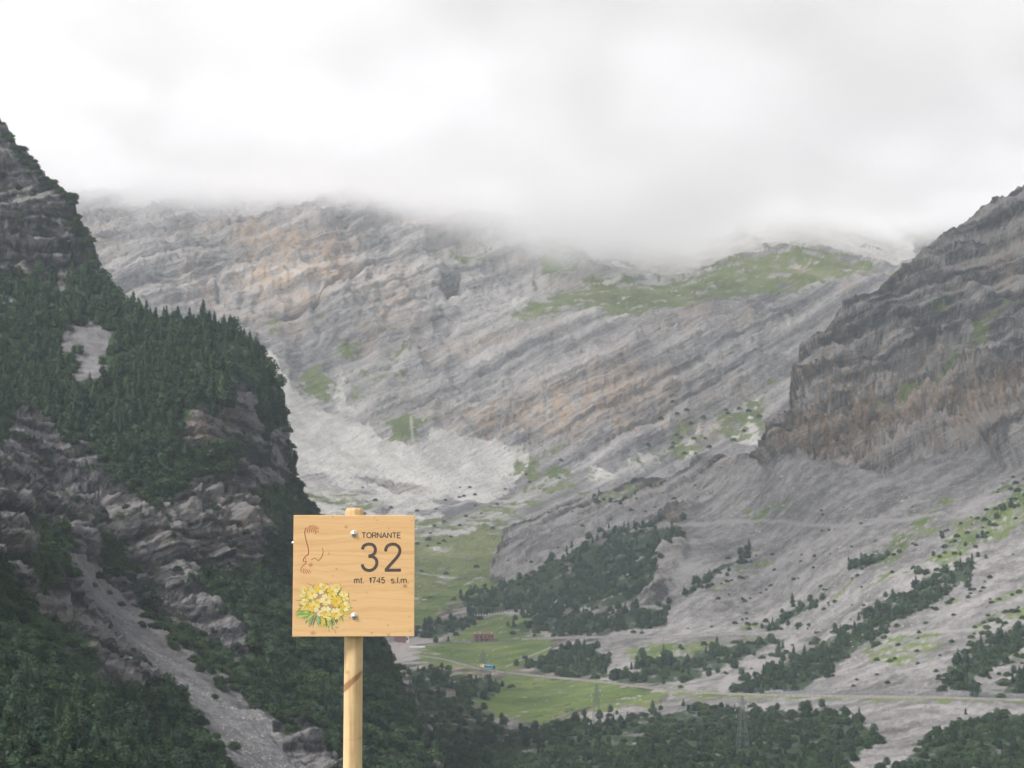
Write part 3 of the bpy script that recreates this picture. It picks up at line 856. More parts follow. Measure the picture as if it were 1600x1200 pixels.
# near mountainside
hole = [(80,548),(108,510),(150,508),(182,522),(166,560),(170,592),(120,608),(104,592),(128,562)]
scatter(near, FOREST['shoulder'], 'shoulder', 8.6, [('conifer', 4, 6.0, 9.5), ('pine', 4, 3.6, 6.5), ('shrub', 3, 1.8, 2.8)])
plants[:] = [q for q in plants if not poly_sd(np.array([800 + F * q[1][0] / q[1][1]]), np.array([900 - F * (q[1][2] - CAM_Z) / q[1][1]]), hole)[0] > -1]
sprinkle(near, [(118,548),(112,555),(125,556),(105,570),(112,585),(122,575),(160,568),(158,585)], 'shoulder', 'pine', 3.0, 5.0, 3)
def skyline(x0, x1, step, key, kind, lo, hi, rows=(-4, -14)):
    """plants rooted on the crest of the near mountainside"""
    for k in np.arange((x0 - near.xs[0]) / 2.0, (x1 - near.xs[0]) / 2.0, step / 2.0):
        c = int(np.clip(k + rng.uniform(-1, 1), 0, near.cols - 1)); r = int(rng.integers(rows[1], rows[0] + 1))
        p = near.pos[r, c]; h = rng.uniform(lo, hi)
        plants.append((kind, p, h, key, h / p[1] * F))
skyline(200, 412, 5.0, 'shoulder', 'conifer', 6.5, 11.5)
skyline(152, 215, 5.0, 'shoulder', 'pine', 5.0, 9.0)
skyline(2, 150, 3.0, 'crag', 'shrub', 1.6, 3.2, (-2, -12))
skyline(100, 156, 2.4, 'crag', 'shrub', 2.0, 3.4, (-2, -24))
skyline(405, 512, 3.4, 'brink', 'pine', 2.8, 5.0, (-2, -45))
skyline(405, 512, 2.6, 'brink', 'shrub', 1.6, 2.8, (-2, -60))
sprinkle(near, random_in([(0,200),(120,345),(150,410),(60,400),(0,330)], 16), 'crag', 'shrub', 1.4, 2.6)
sprinkle(near, [(116,322),(119,330),(112,318)], 'crag', 'pine', 4.0, 5.5, 2)
scatter(near, FOREST['brink'], 'brink', 8, [('pine', 3, 4.0, 6.0), ('shrub', 3, 2.0, 3.2)])
scatter(near, FOREST['ledge'], 'ledge', 8, [('shrub', 4, 2.0, 3.4), ('pine', 3, 3.5, 5.0)])
scatter(near, FOREST['brink_low'], 'brink', 9, [('shrub', 3, 1.8, 3.0), ('pine', 2, 3.0, 4.5)])
sprinkle(near, [(x, y) for x, y in ((446,720),(452,735),(458,752),(466,778),(480,790),(495,798),(508,804),(470,784),(440,700),(430,650),(405,690),(398,660))], 'brink', 'shrub', 1.8, 2.8, 4)
scatter(near, FOREST['gorge'], 'gorge', 8.0, [('shrub', 5, 1.7, 2.9), ('pine', 4, 3.0, 5.0)])
scatter(near, FOREST['rib'], 'rib', 10, [('shrub', 4, 1.3, 2.2), ('pine', 1, 2.2, 3.2)])
scatter(near, FOREST['rib_low'], 'rib', 11, [('shrub', 4, 1.2, 2.0), ('pine', 2, 2.4, 3.4)])
scatter(near, FOREST['foot'], 'foot', 11.5, [('pine', 4, 3.0, 4.6), ('shrub', 3, 1.3, 2.2), ('conifer', 3, 4.0, 6.5)])
scatter(near, FOREST['spur'], 'spur', 9, [('shrub', 3, 1.3, 2.2), ('pine', 3, 2.6, 4.0)])
scatter(near, FOREST['gully_edge'], 'gully', 9, [('shrub', 5, 1.3, 2.3), ('pine', 1, 2.4, 3.2)])
scatter(near, FOREST['gully_head'], 'gully', 10, [('shrub', 5, 1.6, 2.5)])
sprinkle(near, [(188,972),(195,980),(220,985),(236,988),(222,978),(250,1035),(302,1050),(340,1090),(262,1000),(165,935),(175,925),(230,1000)], 'gully', 'shrub', 1.2, 2.1)
sprinkle(near, random_in([(0,660),(150,710),(280,800),(430,760),(430,860),(330,900),(220,900),(100,800)], 48), 'crags', 'shrub', 1.3, 2.4)
sprinkle(near, random_in([(20,800),(110,860),(200,960),(260,1060),(200,1080),(120,1000)], 34), 'rib', 'shrub', 0.9, 1.7)
# slope across the valley
big = [('shrub', 4, 2.0, 3.4), ('pine', 4, 3.6, 6.0), ('conifer', 2, 5.0, 8.0)]
for key, sp in (('rib_wood', 5.6), ('rib_top', 7.5), ('rib_bush', 7), ('below_house', 7), ('above_road', 6), ('meadow_wood', 5.6), ('slope_wood', 6.8), ('road_wood', 6.6), ('strip_wood', 7), ('strip_small', 8), ('strip_two', 7.5), ('strip_three', 8), ('east_wood', 7), ('east_corner', 9), ('edge_wood', 8)):
    scatter(mid, WOOD[key], key, sp, big)
scatter(mid, WOOD['high_strip'], 'high_strip', 11, [('shrub', 4, 1.6, 2.8), ('pine', 1, 3.0, 4.5)])
scatter(mid, WOOD['low_wood'], 'low_wood', 7.0, [('shrub', 5, 1.7, 2.8), ('pine', 4, 3.0, 4.6), ('conifer', 1, 4.0, 6.0)])
scatter(mid, WOOD['low_east'], 'low_east', 7.5, [('shrub', 5, 1.5, 2.6), ('pine', 4, 2.6, 4.2), ('conifer', 1, 4.0, 5.5)])
sprinkle(mid, random_in([(1060,960),(1140,870),(1300,780),(1450,790),(1450,960),(1340,1060),(1120,990)], 60), 'scree', 'shrub', 1.0, 2.0)
sprinkle(mid, random_in([(1360,1090),(1400,930),(1540,900),(1600,900),(1600,1060),(1480,1080)], 40), 'scree', 'shrub', 1.0, 2.2)
def vein_shrubs():
    c = np.array(random_in([(1060,1000),(1110,880),(1250,840),(1380,850),(1480,770),(1610,745),(1610,1075),(1400,1078),(1150,1068)], 1600))
    ci = np.clip(((c[:, 0] - mid.xs[0]) / 2.4).astype(int), 0, mid.cols - 1)
    ri = np.array([np.argmin(np.abs(mid.PY[:, k] - y)) for k, y in zip(ci, c[:, 1])])
    keep = mid.veins[ri, ci] > rng.uniform(0.14, 0.42, len(c))
    sprinkle(mid, [tuple(q) for q in c[keep]], 'scree', 'shrub', 0.9, 2.4, 2)
vein_shrubs()
sprinkle(mid, random_in([(780,890),(850,810),(1050,750),(1160,715),(1060,820),(900,880)], 34), 'rib_top', 'shrub', 1.2, 2.4)
sprinkle(mid, [(805,1068),(800,1074),(770,1070),(762,1074),(745,1078),(795,1073),(775,1072)], 'edge_wood', 'shrub', 1.6, 2.6, 2)
sprinkle(mid, [(757,1002),(765,1000),(752,998)], 'above_road', 'shrub', 2.2, 3.0, 4)
sprinkle(far, random_in([(560,800),(780,790),(760,900),(640,960),(560,940)], 46), 'valley', 'shrub', 1.6, 3.4)
sprinkle(far, random_in([(1040,640),(1190,640),(1180,700),(1000,715)], 24), 'valley_head', 'shrub', 3.0, 5.0)
sprinkle(far, random_in([(480,760),(780,740),(900,700),(900,780),(640,800)], 18), 'valley_head', 'shrub', 1.8, 3.4)

def off_open_ground():
    """no plants on the stony gully or on the roads"""
    P = np.array([q[1] for q in plants]); X = 800 + F * P[:, 0] / P[:, 1]; Y = 900 - F * (P[:, 2] - CAM_Z) / P[:, 1]
    gully = [(150,935),(175,935),(215,968),(262,1012),(320,1048),(368,1092),(436,1160),(500,1225),(400,1260),(368,1200),(330,1128),(268,1066),(214,1018),(158,955)]
    bad = (poly_sd(X, Y, gully) > 2) & (P[:, 1] < 760) & (rng.random(len(X)) > 0.06)
    for line in (LOW_ROAD, HIGH_ROAD):
        ly = np.interp(X, *np.array(line, float).T)
        bad |= (np.abs(X - 1200) < 560) & (Y > ly - 3) & (Y < ly + 12) & (P[:, 1] > 850) & (X > 650) & (X < line[-1][0])
    plants[:] = [q for q, b in zip(plants, bad) if not b]
off_open_ground()
WHERE = {
    'shoulder': ('on the wooded shoulder below the banded crag', 'wooded shoulder'),
    'crag': ('clinging to the banded crag above the wooded shoulder', 'banded crag'),
    'brink': ('on the brink of the cliff beside the pale valley scree', 'cliff brink'),
    'ledge': ('on the ledge under the wooded shoulder', 'ledge'),
    'crags': ('rooted in the bare grey crags above the stony gully', 'bare crags'),
    'gorge': ('in the dark wood behind the sign post', 'dark wood behind the post'),
    'rib': ('on the rocky rib beside the stony gully', 'rocky rib'),
    'foot': ('in the olive green wood at the foot of the rocky rib', 'olive wood'),
    'spur': ('on the spur between the olive wood and stony gully', 'spur'),
    'gully': ('along the edge of the stony gully', 'gully edge'),
    'rib_wood': ('in the wood on the grey rib above the meadows', 'wood on the grey rib'),
    'rib_top': ('on the bare grey rib at the valley head', 'bare rib'),
    'rib_bush': ('on the crest of the bare grey rib', 'crest of the rib'),
    'below_house': ('in the belt of bushes between board and pink house', 'belt by the pink house'),
    'above_road': ('above the upper road beside the pink house', 'bank above the upper road'),
    'meadow_wood': ('in the wood on the meadow beside the bus', 'wood near the bus'),
    'slope_wood': ('between upper and lower road on the slope', 'slope between the roads'),
    'road_wood': ('in the dark wood directly above the rockfall fence', 'wood above the fence'),
    'strip_wood': ('in the long diagonal strip of wood on the scree', 'diagonal strip'),
    'strip_small': ('in the short clump high on the grey scree', 'short scree clump'),
    'strip_two': ('in the middle strip of bushes on the scree', 'middle strip'),
    'strip_three': ('in the thin strip on the scree beside the grey rib', 'thin strip'),
    'high_strip': ('on the grassy strip under the overhanging cliff', 'grassy strip'),
    'east_wood': ('in the wood beside the gravel fan above the road', 'wood by the gravel fan'),
    'east_corner': ('on the bank where the rockfall fence ends', 'bank at the fence end'),
    'edge_wood': ('on the edge of the lower meadow', 'meadow edge'),
    'low_wood': ('in the dark wood around the lattice pylon below the road', 'wood around the pylon'),
    'low_east': ('in the dark wood beyond the gravel chute below the road', 'wood beyond the chute'),
    'scree': ('standing alone on the grey scree under the cliff', 'open scree'),
    'valley': ('on the green valley floor behind the board', 'valley floor'),
    'valley_head': ('on the pale slopes at the valley head', 'valley head'),
}
LOOK = {'conifer': ('conifer_tree', 'slender dark green conifer', 'conifer'), 'pine': ('pine_tree', 'round-crowned dark green pine', 'pine'), 'shrub': ('dwarf_pine_shrub', 'dwarf pine shrub', 'shrub')}
MESHES = {'conifer': CONIFER, 'pine': PINE, 'shrub': SHRUB}
def width_of(kind):
    return rng.uniform(0.95, 1.3)
def plant_thing(kind, p, h, key):
    name, look, cat = LOOK[kind]
    place, grp = WHERE[key]
    if key == 'shoulder':
        x = 800 + F * p[0] / p[1]; y = 900 - F * (p[2] - CAM_Z) / p[1]
        if y < np.interp(x, near.xs, near.top) + 22: place, grp = 'on the skyline of the wooded shoulder', 'skyline of the shoulder'
        elif abs(x - 140) < 62 and abs(y - 560) < 62: place, grp = 'beside the bare stony patch in the shoulder forest', 'around the stony patch'
        elif y < 500: place, grp = 'at the foot of the banded crag', 'foot of the crag'
        elif y > 620: place, grp = 'at the lower edge of the shoulder forest above grey cliffs', 'lower edge of the shoulder'
        elif x > 300: place, grp = 'near the cliff end of the shoulder forest', 'cliff end of the shoulder'
    elif key == 'foot' and p[1] < 400: place, grp = 'low down in the olive wood below the rocky rib', 'bottom of the olive wood'
    label = look + ' ' + place
    w = width_of(kind) * h; rz = rng.uniform(0, 6.28)
    if kind == 'shrub':
        o = bpy.data.objects.new(name, random.choice(SHRUB))
        o.location = (p[0], p[1], p[2] - 0.12 * h); o.rotation_euler = (0, 0, rz); o.scale = (w, w, h)
        link(o)
    else:
        o = bpy.data.objects.new(name, None)
        o.location = (p[0], p[1], p[2] - 0.03 * h); o.rotation_euler = (0, 0, rz); o.scale = (w, w, h)
        link(o)
        link(bpy.data.objects.new("trunk", TRUNK), o)
        link(bpy.data.objects.new("crown", random.choice(MESHES[kind])), o)
    tag(o, label, cat, cat + 's: ' + grp)
    return o
def mass(name, items, meshes, label):
    """the rest of a kind as one body of instances"""
    pts = np.array([q[1] for q in items], np.float32)
    me = bpy.data.meshes.new(name)
    me.vertices.add(len(pts)); me.vertices.foreach_set("co", pts.ravel())
    hs = np.array([q[2] for q in items], np.float32)
    ws = np.array([width_of(q[0]) for q in items], np.float32) * hs
    scl = np.stack([ws, ws, hs], -1)
    a = me.attributes.new("scl", 'FLOAT_VECTOR', 'POINT'); a.data.foreach_set("vector", scl.ravel())
    a = me.attributes.new("turn", 'FLOAT', 'POINT'); a.data.foreach_set("value", rng.uniform(0, 6.28, len(pts)).astype(np.float32))
    a = me.attributes.new("pick", 'INT', 'POINT'); a.data.foreach_set("value", rng.integers(0, len(meshes), len(pts)).astype(np.int32))
    o = link(bpy.data.objects.new(name, me))
    g = bpy.data.node_groups.new(name + "_nodes", 'GeometryNodeTree')
    g.interface.new_socket("Geometry", in_out='INPUT', socket_type='NodeSocketGeometry')
    g.interface.new_socket("Geometry", in_out='OUTPUT', socket_type='NodeSocketGeometry')
    N = g.nodes
    gi, go = N.new("NodeGroupInput"), N.new("NodeGroupOutput")
    m2p = N.new("GeometryNodeMeshToPoints")
    iop = N.new("GeometryNodeInstanceOnPoints"); iop.inputs['Pick Instance'].default_value = True
    g2i = N.new("GeometryNodeGeometryToInstance")
    for obj in meshes:
        oi = N.new("GeometryNodeObjectInfo"); oi.inputs['Object'].default_value = obj; oi.transform_space = 'ORIGINAL'
        g.links.new(oi.outputs['Geometry'], g2i.inputs[0])
    def named(n, t):
        nd = N.new("GeometryNodeInputNamedAttribute"); nd.data_type = t; nd.inputs['Name'].default_value = n
        return nd.outputs['Attribute']
    cx = N.new("ShaderNodeCombineXYZ"); g.links.new(named("turn", 'FLOAT'), cx.inputs[2])
    g.links.new(gi.outputs[0], m2p.inputs['Mesh']); g.links.new(m2p.outputs[0], iop.inputs['Points'])
    g.links.new(g2i.outputs[0], iop.inputs['Instance']); g.links.new(named("pick", 'INT'), iop.inputs['Instance Index'])
    g.links.new(cx.outputs[0], iop.inputs['Rotation']); g.links.new(named("scl", 'FLOAT_VECTOR'), iop.inputs['Scale'])
    g.links.new(iop.outputs[0], go.inputs[0])
    md = o.modifiers.new("scatter", 'NODES'); md.node_group = g
    tag(o, label, kind="stuff")
    return o

def plant_all():
    proto = {}
    rest = {'conifer': [], 'pine': [], 'shrub': []}
    quota = {'conifer': 280, 'pine': 280, 'shrub': 280}
    for kind in quota:
        items = sorted([q for q in plants if q[0] == kind], key=lambda q: -q[4] * rng.uniform(0.75, 1.25))
        proto[kind] = []
        for q in items[:quota[kind]]:
            o = plant_thing(kind, q[1], q[2], q[3])
            body = o if kind == 'shrub' else [c for c in o.children if c.name.startswith('crown')][0]
            if len(proto[kind]) < len(MESHES[kind]) and body.data not in [b.data for b in proto[kind]]: proto[kind].append(body)
        rest[kind] = items[quota[kind]:]
    mass("conifer_forest", rest['conifer'], proto['conifer'], "dense dark conifer forest on the mountainsides")
    mass("pine_forest", rest['pine'], proto['pine'], "mass of round mountain pines on the slopes")
    mass("shrubbery", rest['shrub'], proto['shrub'], "low dwarf pine scrub covering ledges and slopes")
    for px, h, place in ((372, 11.5, 'tallest on the skyline of the wooded shoulder'), (401, 8.0, 'at the outer end of the wooded shoulder')):
        p = near.sample(np.array([px]), np.array([np.interp(px, near.xs, near.top) + 3]))[0]
        o = empty("spruce_tree", (p[0], p[1], p[2] - 0.3)); o.scale = (h * 1.1, h * 1.1, h)
        link(bpy.data.objects.new("trunk", TRUNK), o); link(bpy.data.objects.new("crown", SPINDLY), o)
        tag(o, 'spindly half-bare spruce ' + place, 'spruce')
plant_all()

# ---- stones on the scree
ROCK_MAT = plain("scree_boulder", (0.27, 0.258, 0.25), 0.95, var=0.3, scale=1.5)
def boulder_mesh(seed):
    bm = bmesh.new(); bmesh.ops.create_icosphere(bm, subdivisions=2, radius=0.5)
    r = random.Random(seed)
    planes = [(Vector((r.gauss(0, 1), r.gauss(0, 1), r.gauss(0, 1))).normalized(), r.uniform(0.26, 0.42)) for _ in range(9)]
    for v in bm.verts:
        for n_, d_ in planes:
            k = v.co.dot(n_) - d_
            if k > 0: v.co -= n_ * k * 0.9
        v.co.z *= 0.8
    me = bpy.data.meshes.new("boulder"); bm.to_mesh(me); bm.free(); me.materials.append(ROCK_MAT)
    return me
BOULDERS = [boulder_mesh(i) for i in range(4)]
def stones():
    pts = [(1216,741),(1202,788),(1212,786),(1258,742),(1264,748),(1290,748),(1262,756),(1182,830),(1172,818),(1178,836),(1316,862),(1318,858),(1186,765),(1200,780),(1240,765),(1365,833),(1390,822),(1445,760),(1422,778),(1410,785),(1330,786),(1275,772),(1225,760)]
    pts += random_in([(1150,745),(1250,725),(1420,740),(1500,730),(1450,790),(1330,840),(1180,845),(1120,800)], 40)
    for p, q in zip(mid.sample(np.array(pts)[:, 0], np.array(pts)[:, 1]), pts):
        o = bpy.data.objects.new("boulder", random.choice(BOULDERS))
        s = rng.uniform(1.3, 4.2)
        o.location = tuple(p + np.array([0, 0, 0.1 * s])); o.scale = (s * 1.2, s, s * 0.9); o.rotation_euler = (rng.uniform(-.3, .3), rng.uniform(-.3, .3), rng.uniform(0, 6.28))
        link(o); tag(o, 'pale grey boulder lying on the scree below the overhanging cliff', 'boulder', 'boulders on the scree apron')
    proto = [o for o in COL.objects if o.name.startswith('boulder')][:4]
    small = random_in([(1090,800),(1200,725),(1500,705),(1600,740),(1600,900),(1450,960),(1330,1060),(1130,985)], 2600)
    P = mid.sample(np.array(small)[:, 0], np.array(small)[:, 1])
    mass("rubble", [('rock', p, float(rng.uniform(0.35, 1.35) ** 1.6), 'x', 0) for p in P], proto, "small loose stones strewn over the grey scree")
    small = random_in([(560,790),(700,760),(900,720),(960,750),(780,850),(640,930)], 260)
    P = far.sample(np.array(small)[:, 0], np.array(small)[:, 1])
    mass("valley_rubble", [('rock', p, float(rng.uniform(0.8, 2.4)), 'x', 0) for p in P], proto, "pale stones strewn over the valley floor")
    small = random_in([(158,945),(215,985),(300,1050),(370,1110),(460,1200),(390,1210),(340,1125),(262,1060)], 420)
    P = near.sample(np.array(small)[:, 0], np.array(small)[:, 1])
    mass("gully_rubble", [('rock', p, float(rng.uniform(0.25, 0.8) ** 1.4), 'x', 0) for p in P], proto, "loose grey stones lying in the stony gully")
stones()
# ================================================================ BUILT THINGS IN THE VALLEY
def road_points(path, step=8.0):
    P = np.array(path, float)
    L = np.concatenate([[0], np.cumsum(np.hypot(*np.diff(P, axis=0).T))])
    t = np.arange(0, L[-1], step)
    w = mid.sample(np.interp(t, L, P[:, 0]), np.interp(t, L, P[:, 1]))
    k = np.ones(9) / 9
    pad = np.pad(w, ((4, 4), (0, 0)), mode='edge')
    return np.stack([np.convolve(pad[:, i], k, 'valid') for i in range(3)], -1)
ASPHALT = plain("old_asphalt", (0.075, 0.073, 0.072), 0.95, var=0.25, scale=0.5)
GRAVEL_EDGE = plain("road_verge_stone", (0.145, 0.136, 0.116), 0.95, var=0.25, scale=0.6)
WALL_STONE = plain("retaining_wall_stone", (0.14, 0.136, 0.13), 0.95, var=0.35, scale=0.7)
def side_of(c):
    t = np.gradient(c, axis=0); t[:, 2] = 0
    t /= np.linalg.norm(t, axis=1)[:, None]
    n = np.stack([t[:, 1], -t[:, 0], np.zeros(len(c))], -1)
    n *= np.sign((n * (np.array([0, 0, 0]) - c)).sum(1))[:, None]     # towards the valley side
    return t, n
def ribbon(name, c, n, prof, mat):
    """prof: list of (offset along n, height)"""
    V = np.stack([c + n * o + np.array([0, 0, h]) for o, h in prof], 1)
    r, k = V.shape[:2]
    idx = np.arange(r * k).reshape(r, k)
    fc = np.stack([idx[:-1, :-1], idx[1:, :-1], idx[1:, 1:], idx[:-1, 1:]], -1).reshape(-1, 4)
    return link(bpy.data.objects.new(name, mesh_np(name, V.reshape(-1, 3), fc, mat)))
low_c = road_points(LOW_ROAD); low_t, low_n = side_of(low_c)
high_c = road_points(HIGH_ROAD); high_t, high_n = side_of(high_c)
def roads():
    o = ribbon("road", low_c, low_n, [(-3.2, -1.5), (-3.2, 0.55), (2.9, 0.55), (2.9, -1.5)], ASPHALT); o["kind"] = "structure"
    o = ribbon("road", high_c, high_n, [(-3.0, -1.5), (-3.0, 0.55), (2.7, 0.55), (2.7, -1.5)], ASPHALT); o["kind"] = "structure"
    o = ribbon("verge_wall", low_c, low_n, [(2.9, 0.2), (2.9, 0.95), (3.35, 0.95), (3.35, -1.2)], GRAVEL_EDGE)
    tag(o, 'low pale stone edge wall along the lower valley road', 'wall')
    o = ribbon("retaining_wall", high_c[22:], high_n[22:], [(2.7, 0.4), (2.7, 1.15), (3.2, 1.15), (3.3, -2.6)], WALL_STONE)
    tag(o, 'grey stone retaining wall carrying the upper road past the pink house', 'wall')
    o = ribbon("barrier_wall", high_c[8:13] , high_n[8:13], [(2.7, 0.4), (2.7, 1.3), (3.1, 1.3), (3.1, -1.2)], WALL_STONE)
    tag(o, 'short pale grey wall beside the upper road', 'wall')
roads()
def on_road(c, px):
    xs = 800 + F * c[:, 0] / c[:, 1]
    i = int(np.argmin(np.abs(xs - px)))
    return c[i] + np.array([0, 0, 0.555]), i

GLASS_DARK = plain("dark_window_glass", (0.02, 0.024, 0.028), 0.15, spec=0.5)
RUBBER = plain("rubber", (0.02, 0.02, 0.02), 0.8)
RIM = plain("wheel_rim", (0.4, 0.4, 0.42), 0.4, 0.6)
def wheel(parent, x, y, r, w):
    t = MB().lathe([(r * 0.55, -w/2), (r * 0.95, -w/2), (r, -w/3), (r, w/3), (r * 0.95, w/2), (r * 0.55, w/2)], 18, 'y', (x, y, r)).build("wheel", RUBBER, parent, True)
    MB().lathe([(0.01, -w * 0.35), (r * 0.56, -w * 0.35), (r * 0.56, w * 0.35), (0.01, w * 0.35)], 14, 'y', (x, y, r)).build("rim", RIM, t)
def vehicles():
    teal = plain("teal_coach_paint", (0.02, 0.20, 0.30), 0.4, var=0.06, spec=0.5)
    pale = plain("pale_blue_trim", (0.35, 0.55, 0.62), 0.4)
    p, i = on_road(low_c, 769)
    o = empty("coach", p, (0, 0, math.atan2(low_t[i][1], low_t[i][0])))
    MB().prism([(-1.2, 0.45), (1.2, 0.45), (1.25, 0.9), (1.22, 2.9), (1.0, 3.2), (-1.0, 3.2), (-1.22, 2.9), (-1.25, 0.9)], -5.0, 5.0).build("body", teal, o, bevel=0.08)
    for k in range(6):
        for s in (-1, 1):
            MB().box((-3.9 + k * 1.45, s * 1.232, 2.15), (1.3, 0.05, 0.95)).build("window", GLASS_DARK, o, bevel=0.015)
    MB().box((5.0, 0, 2.0), (0.06, 2.1, 1.4)).build("windscreen", GLASS_DARK, o, bevel=0.02)
    for s in (-1, 1):
        MB().box((0, s * 1.25, 1.1), (9.4, 0.03, 0.14)).build("stripe", pale, o)
        MB().box((5.01, s * 0.9, 0.85), (0.06, 0.3, 0.2)).build("headlight", RIM, o)
        for x in (-3.0, 3.2): wheel(o, x, s * 1.08, 0.48, 0.3)
    MB().box((-0.8, 0, 3.29), (2.2, 1.4, 0.2)).build("roof_unit", pale, o, bevel=0.04)
    tag(o, 'teal blue coach on the lower road across the meadow', 'coach')
    white = plain("white_truck_paint", (0.62, 0.61, 0.58), 0.4, var=0.05, spec=0.5)
    cream = plain("cream_cargo_box", (0.68, 0.60, 0.36), 0.6, var=0.08)
    p, i = on_road(low_c, 754)
    o = empty("truck", p, (0, 0, math.atan2(low_t[i][1], low_t[i][0])))
    MB().prism([(1.2, 0.55), (3.5, 0.55), (3.55, 1.3), (3.35, 1.6), (2.7, 2.5), (1.2, 2.5)], -1.05, 1.05, 'y').build("cab", white, o, bevel=0.05)
    MB().box((-1.3, 0, 2.05), (4.6, 2.3, 2.3)).build("cargo_box", cream, o, bevel=0.04)
    MB().box((-0.2, 0, 0.72), (6.6, 0.9, 0.28)).build("chassis", RUBBER, o)
    for s in (-1, 1):
        MB().prism([(1.55, 1.55), (3.1, 1.55), (2.55, 2.3), (1.55, 2.3)], s * 1.03, s * 1.075, 'y').build("side_window", GLASS_DARK, o)
        for x in (-2.4, 2.4): wheel(o, x, s * 0.95, 0.45, 0.28)
        MB().box((3.55, s * 0.75, 0.95), (0.06, 0.3, 0.2)).build("headlight", RIM, o)
    MB().prism([(2.78, 2.42), (3.36, 1.66), (3.42, 1.68), (2.84, 2.45)], -0.9, 0.9, 'y').build("windscreen", GLASS_DARK, o)
    tag(o, 'white truck with a cream box following the teal coach', 'truck')
vehicles()

def houses():
    pink = plain("faded_pink_stucco", (0.165, 0.088, 0.075), 0.95, var=0.22, scale=0.5)
    pale = plain("pale_plaster", (0.42, 0.33, 0.29), 0.95, var=0.15)
    roofm = plain("brown_roof_sheet", (0.15, 0.085, 0.07), 0.9, var=0.2)
    p = mid.sample(np.array([756.0]), np.array([1003.0]))[0]
    o = empty("house", (p[0], p[1] + 2.0, p[2] - 0.2), (0, 0, R(3)))
    MB().box((0, 4.0, 2.9), (17.0, 8.0, 7.6)).build("wall", pink, o, bevel=0.05)
    rf = MB().prism([(-0.45, 6.7), (8.45, 6.7), (8.45, 6.95), (4.0, 7.7), (-0.45, 6.95)], -8.9, 8.9).build("roof", roofm, o)
    for x in (-3.0, 6.6, -7.6): MB().box((x, 2.0, 7.9), (0.9, 0.8, 1.7)).build("chimney", pale, rf, bevel=0.03)
    for x in (-5.9, 1.2, 4.6, 7.0):
        w = MB().box((x, -0.03, 4.6), (1.15, 0.12, 1.6)).build("window", GLASS_DARK, o)
        MB().box((x, -0.12, 3.72), (1.5, 0.3, 0.14)).build("sill", pale, w)
    d = MB().box((-2.2, -0.03, 4.3), (1.3, 0.12, 2.4)).build("balcony_door", GLASS_DARK, o)
    MB().box((0.4, -0.7, 2.95), (8.2, 1.5, 0.2)).build("balcony", roofm, o)
    for k in range(15): MB().box((-3.6 + k * 0.57, -1.4, 3.5), (0.07, 0.07, 1.0)).build("baluster", roofm, o)
    MB().box((0.4, -1.4, 4.05), (8.2, 0.1, 0.1)).build("handrail", roofm, o)
    for x in (-3.4, 4.2): MB().box((x, -1.3, 1.3), (0.3, 0.3, 3.2)).build("balcony_post", pink, o)
    for x in (-5.9, -1.6, 2.4): MB().box((x, -0.03, 1.5), (1.3, 0.12, 2.2)).build("ground_door", GLASS_DARK, o)
    MB().box((10.3, 4.2, 0.9), (3.6, 5.0, 3.6)).build("annex", pink, o, bevel=0.05)
    MB().box((10.4, 4.2, 2.85), (4.0, 5.4, 0.28)).build("annex_roof", roofm, o)
    tag(o, 'faded pink roadman house with dark windows beside the upper road', 'house')
    # the second building, mostly behind the board
    p = mid.sample(np.array([628.0]), np.array([1005.0]))[0]
    o = empty("roadside_building", (p[0], p[1], p[2] - 0.3), (0, 0, R(-4)))
    white = plain("white_render", (0.62, 0.61, 0.60), 0.9, var=0.08)
    MB().box((-1.5, 3.0, 2.4), (10.0, 6.0, 6.0)).build("wall", pink, o, bevel=0.05)
    MB().prism([(-0.5, 5.4), (6.5, 5.4), (3.0, 6.8)], -7.0, 4.0).build("roof", roofm, o)
    MB().box((4.6, 0.5, 2.8), (2.2, 0.25, 5.6)).build("white_gable", white, o)
    MB().box((4.4, 0.33, 3.4), (1.3, 0.1, 2.6)).build("window", GLASS_DARK, o)
    tag(o, 'pink and white roadside building half hidden behind the wooden board', 'building')
    p = mid.sample(np.array([652.0]), np.array([1011.5]))[0]
    o = MB().box((0, 0, 0), (13.0, 0.4, 1.1)).build("concrete_parapet", white, None, bevel=0.05)
    o.location = (p[0], p[1] - 2, p[2] + 0.5)
    tag(o, 'bright white concrete parapet beside the wooden board edge', 'parapet')
houses()

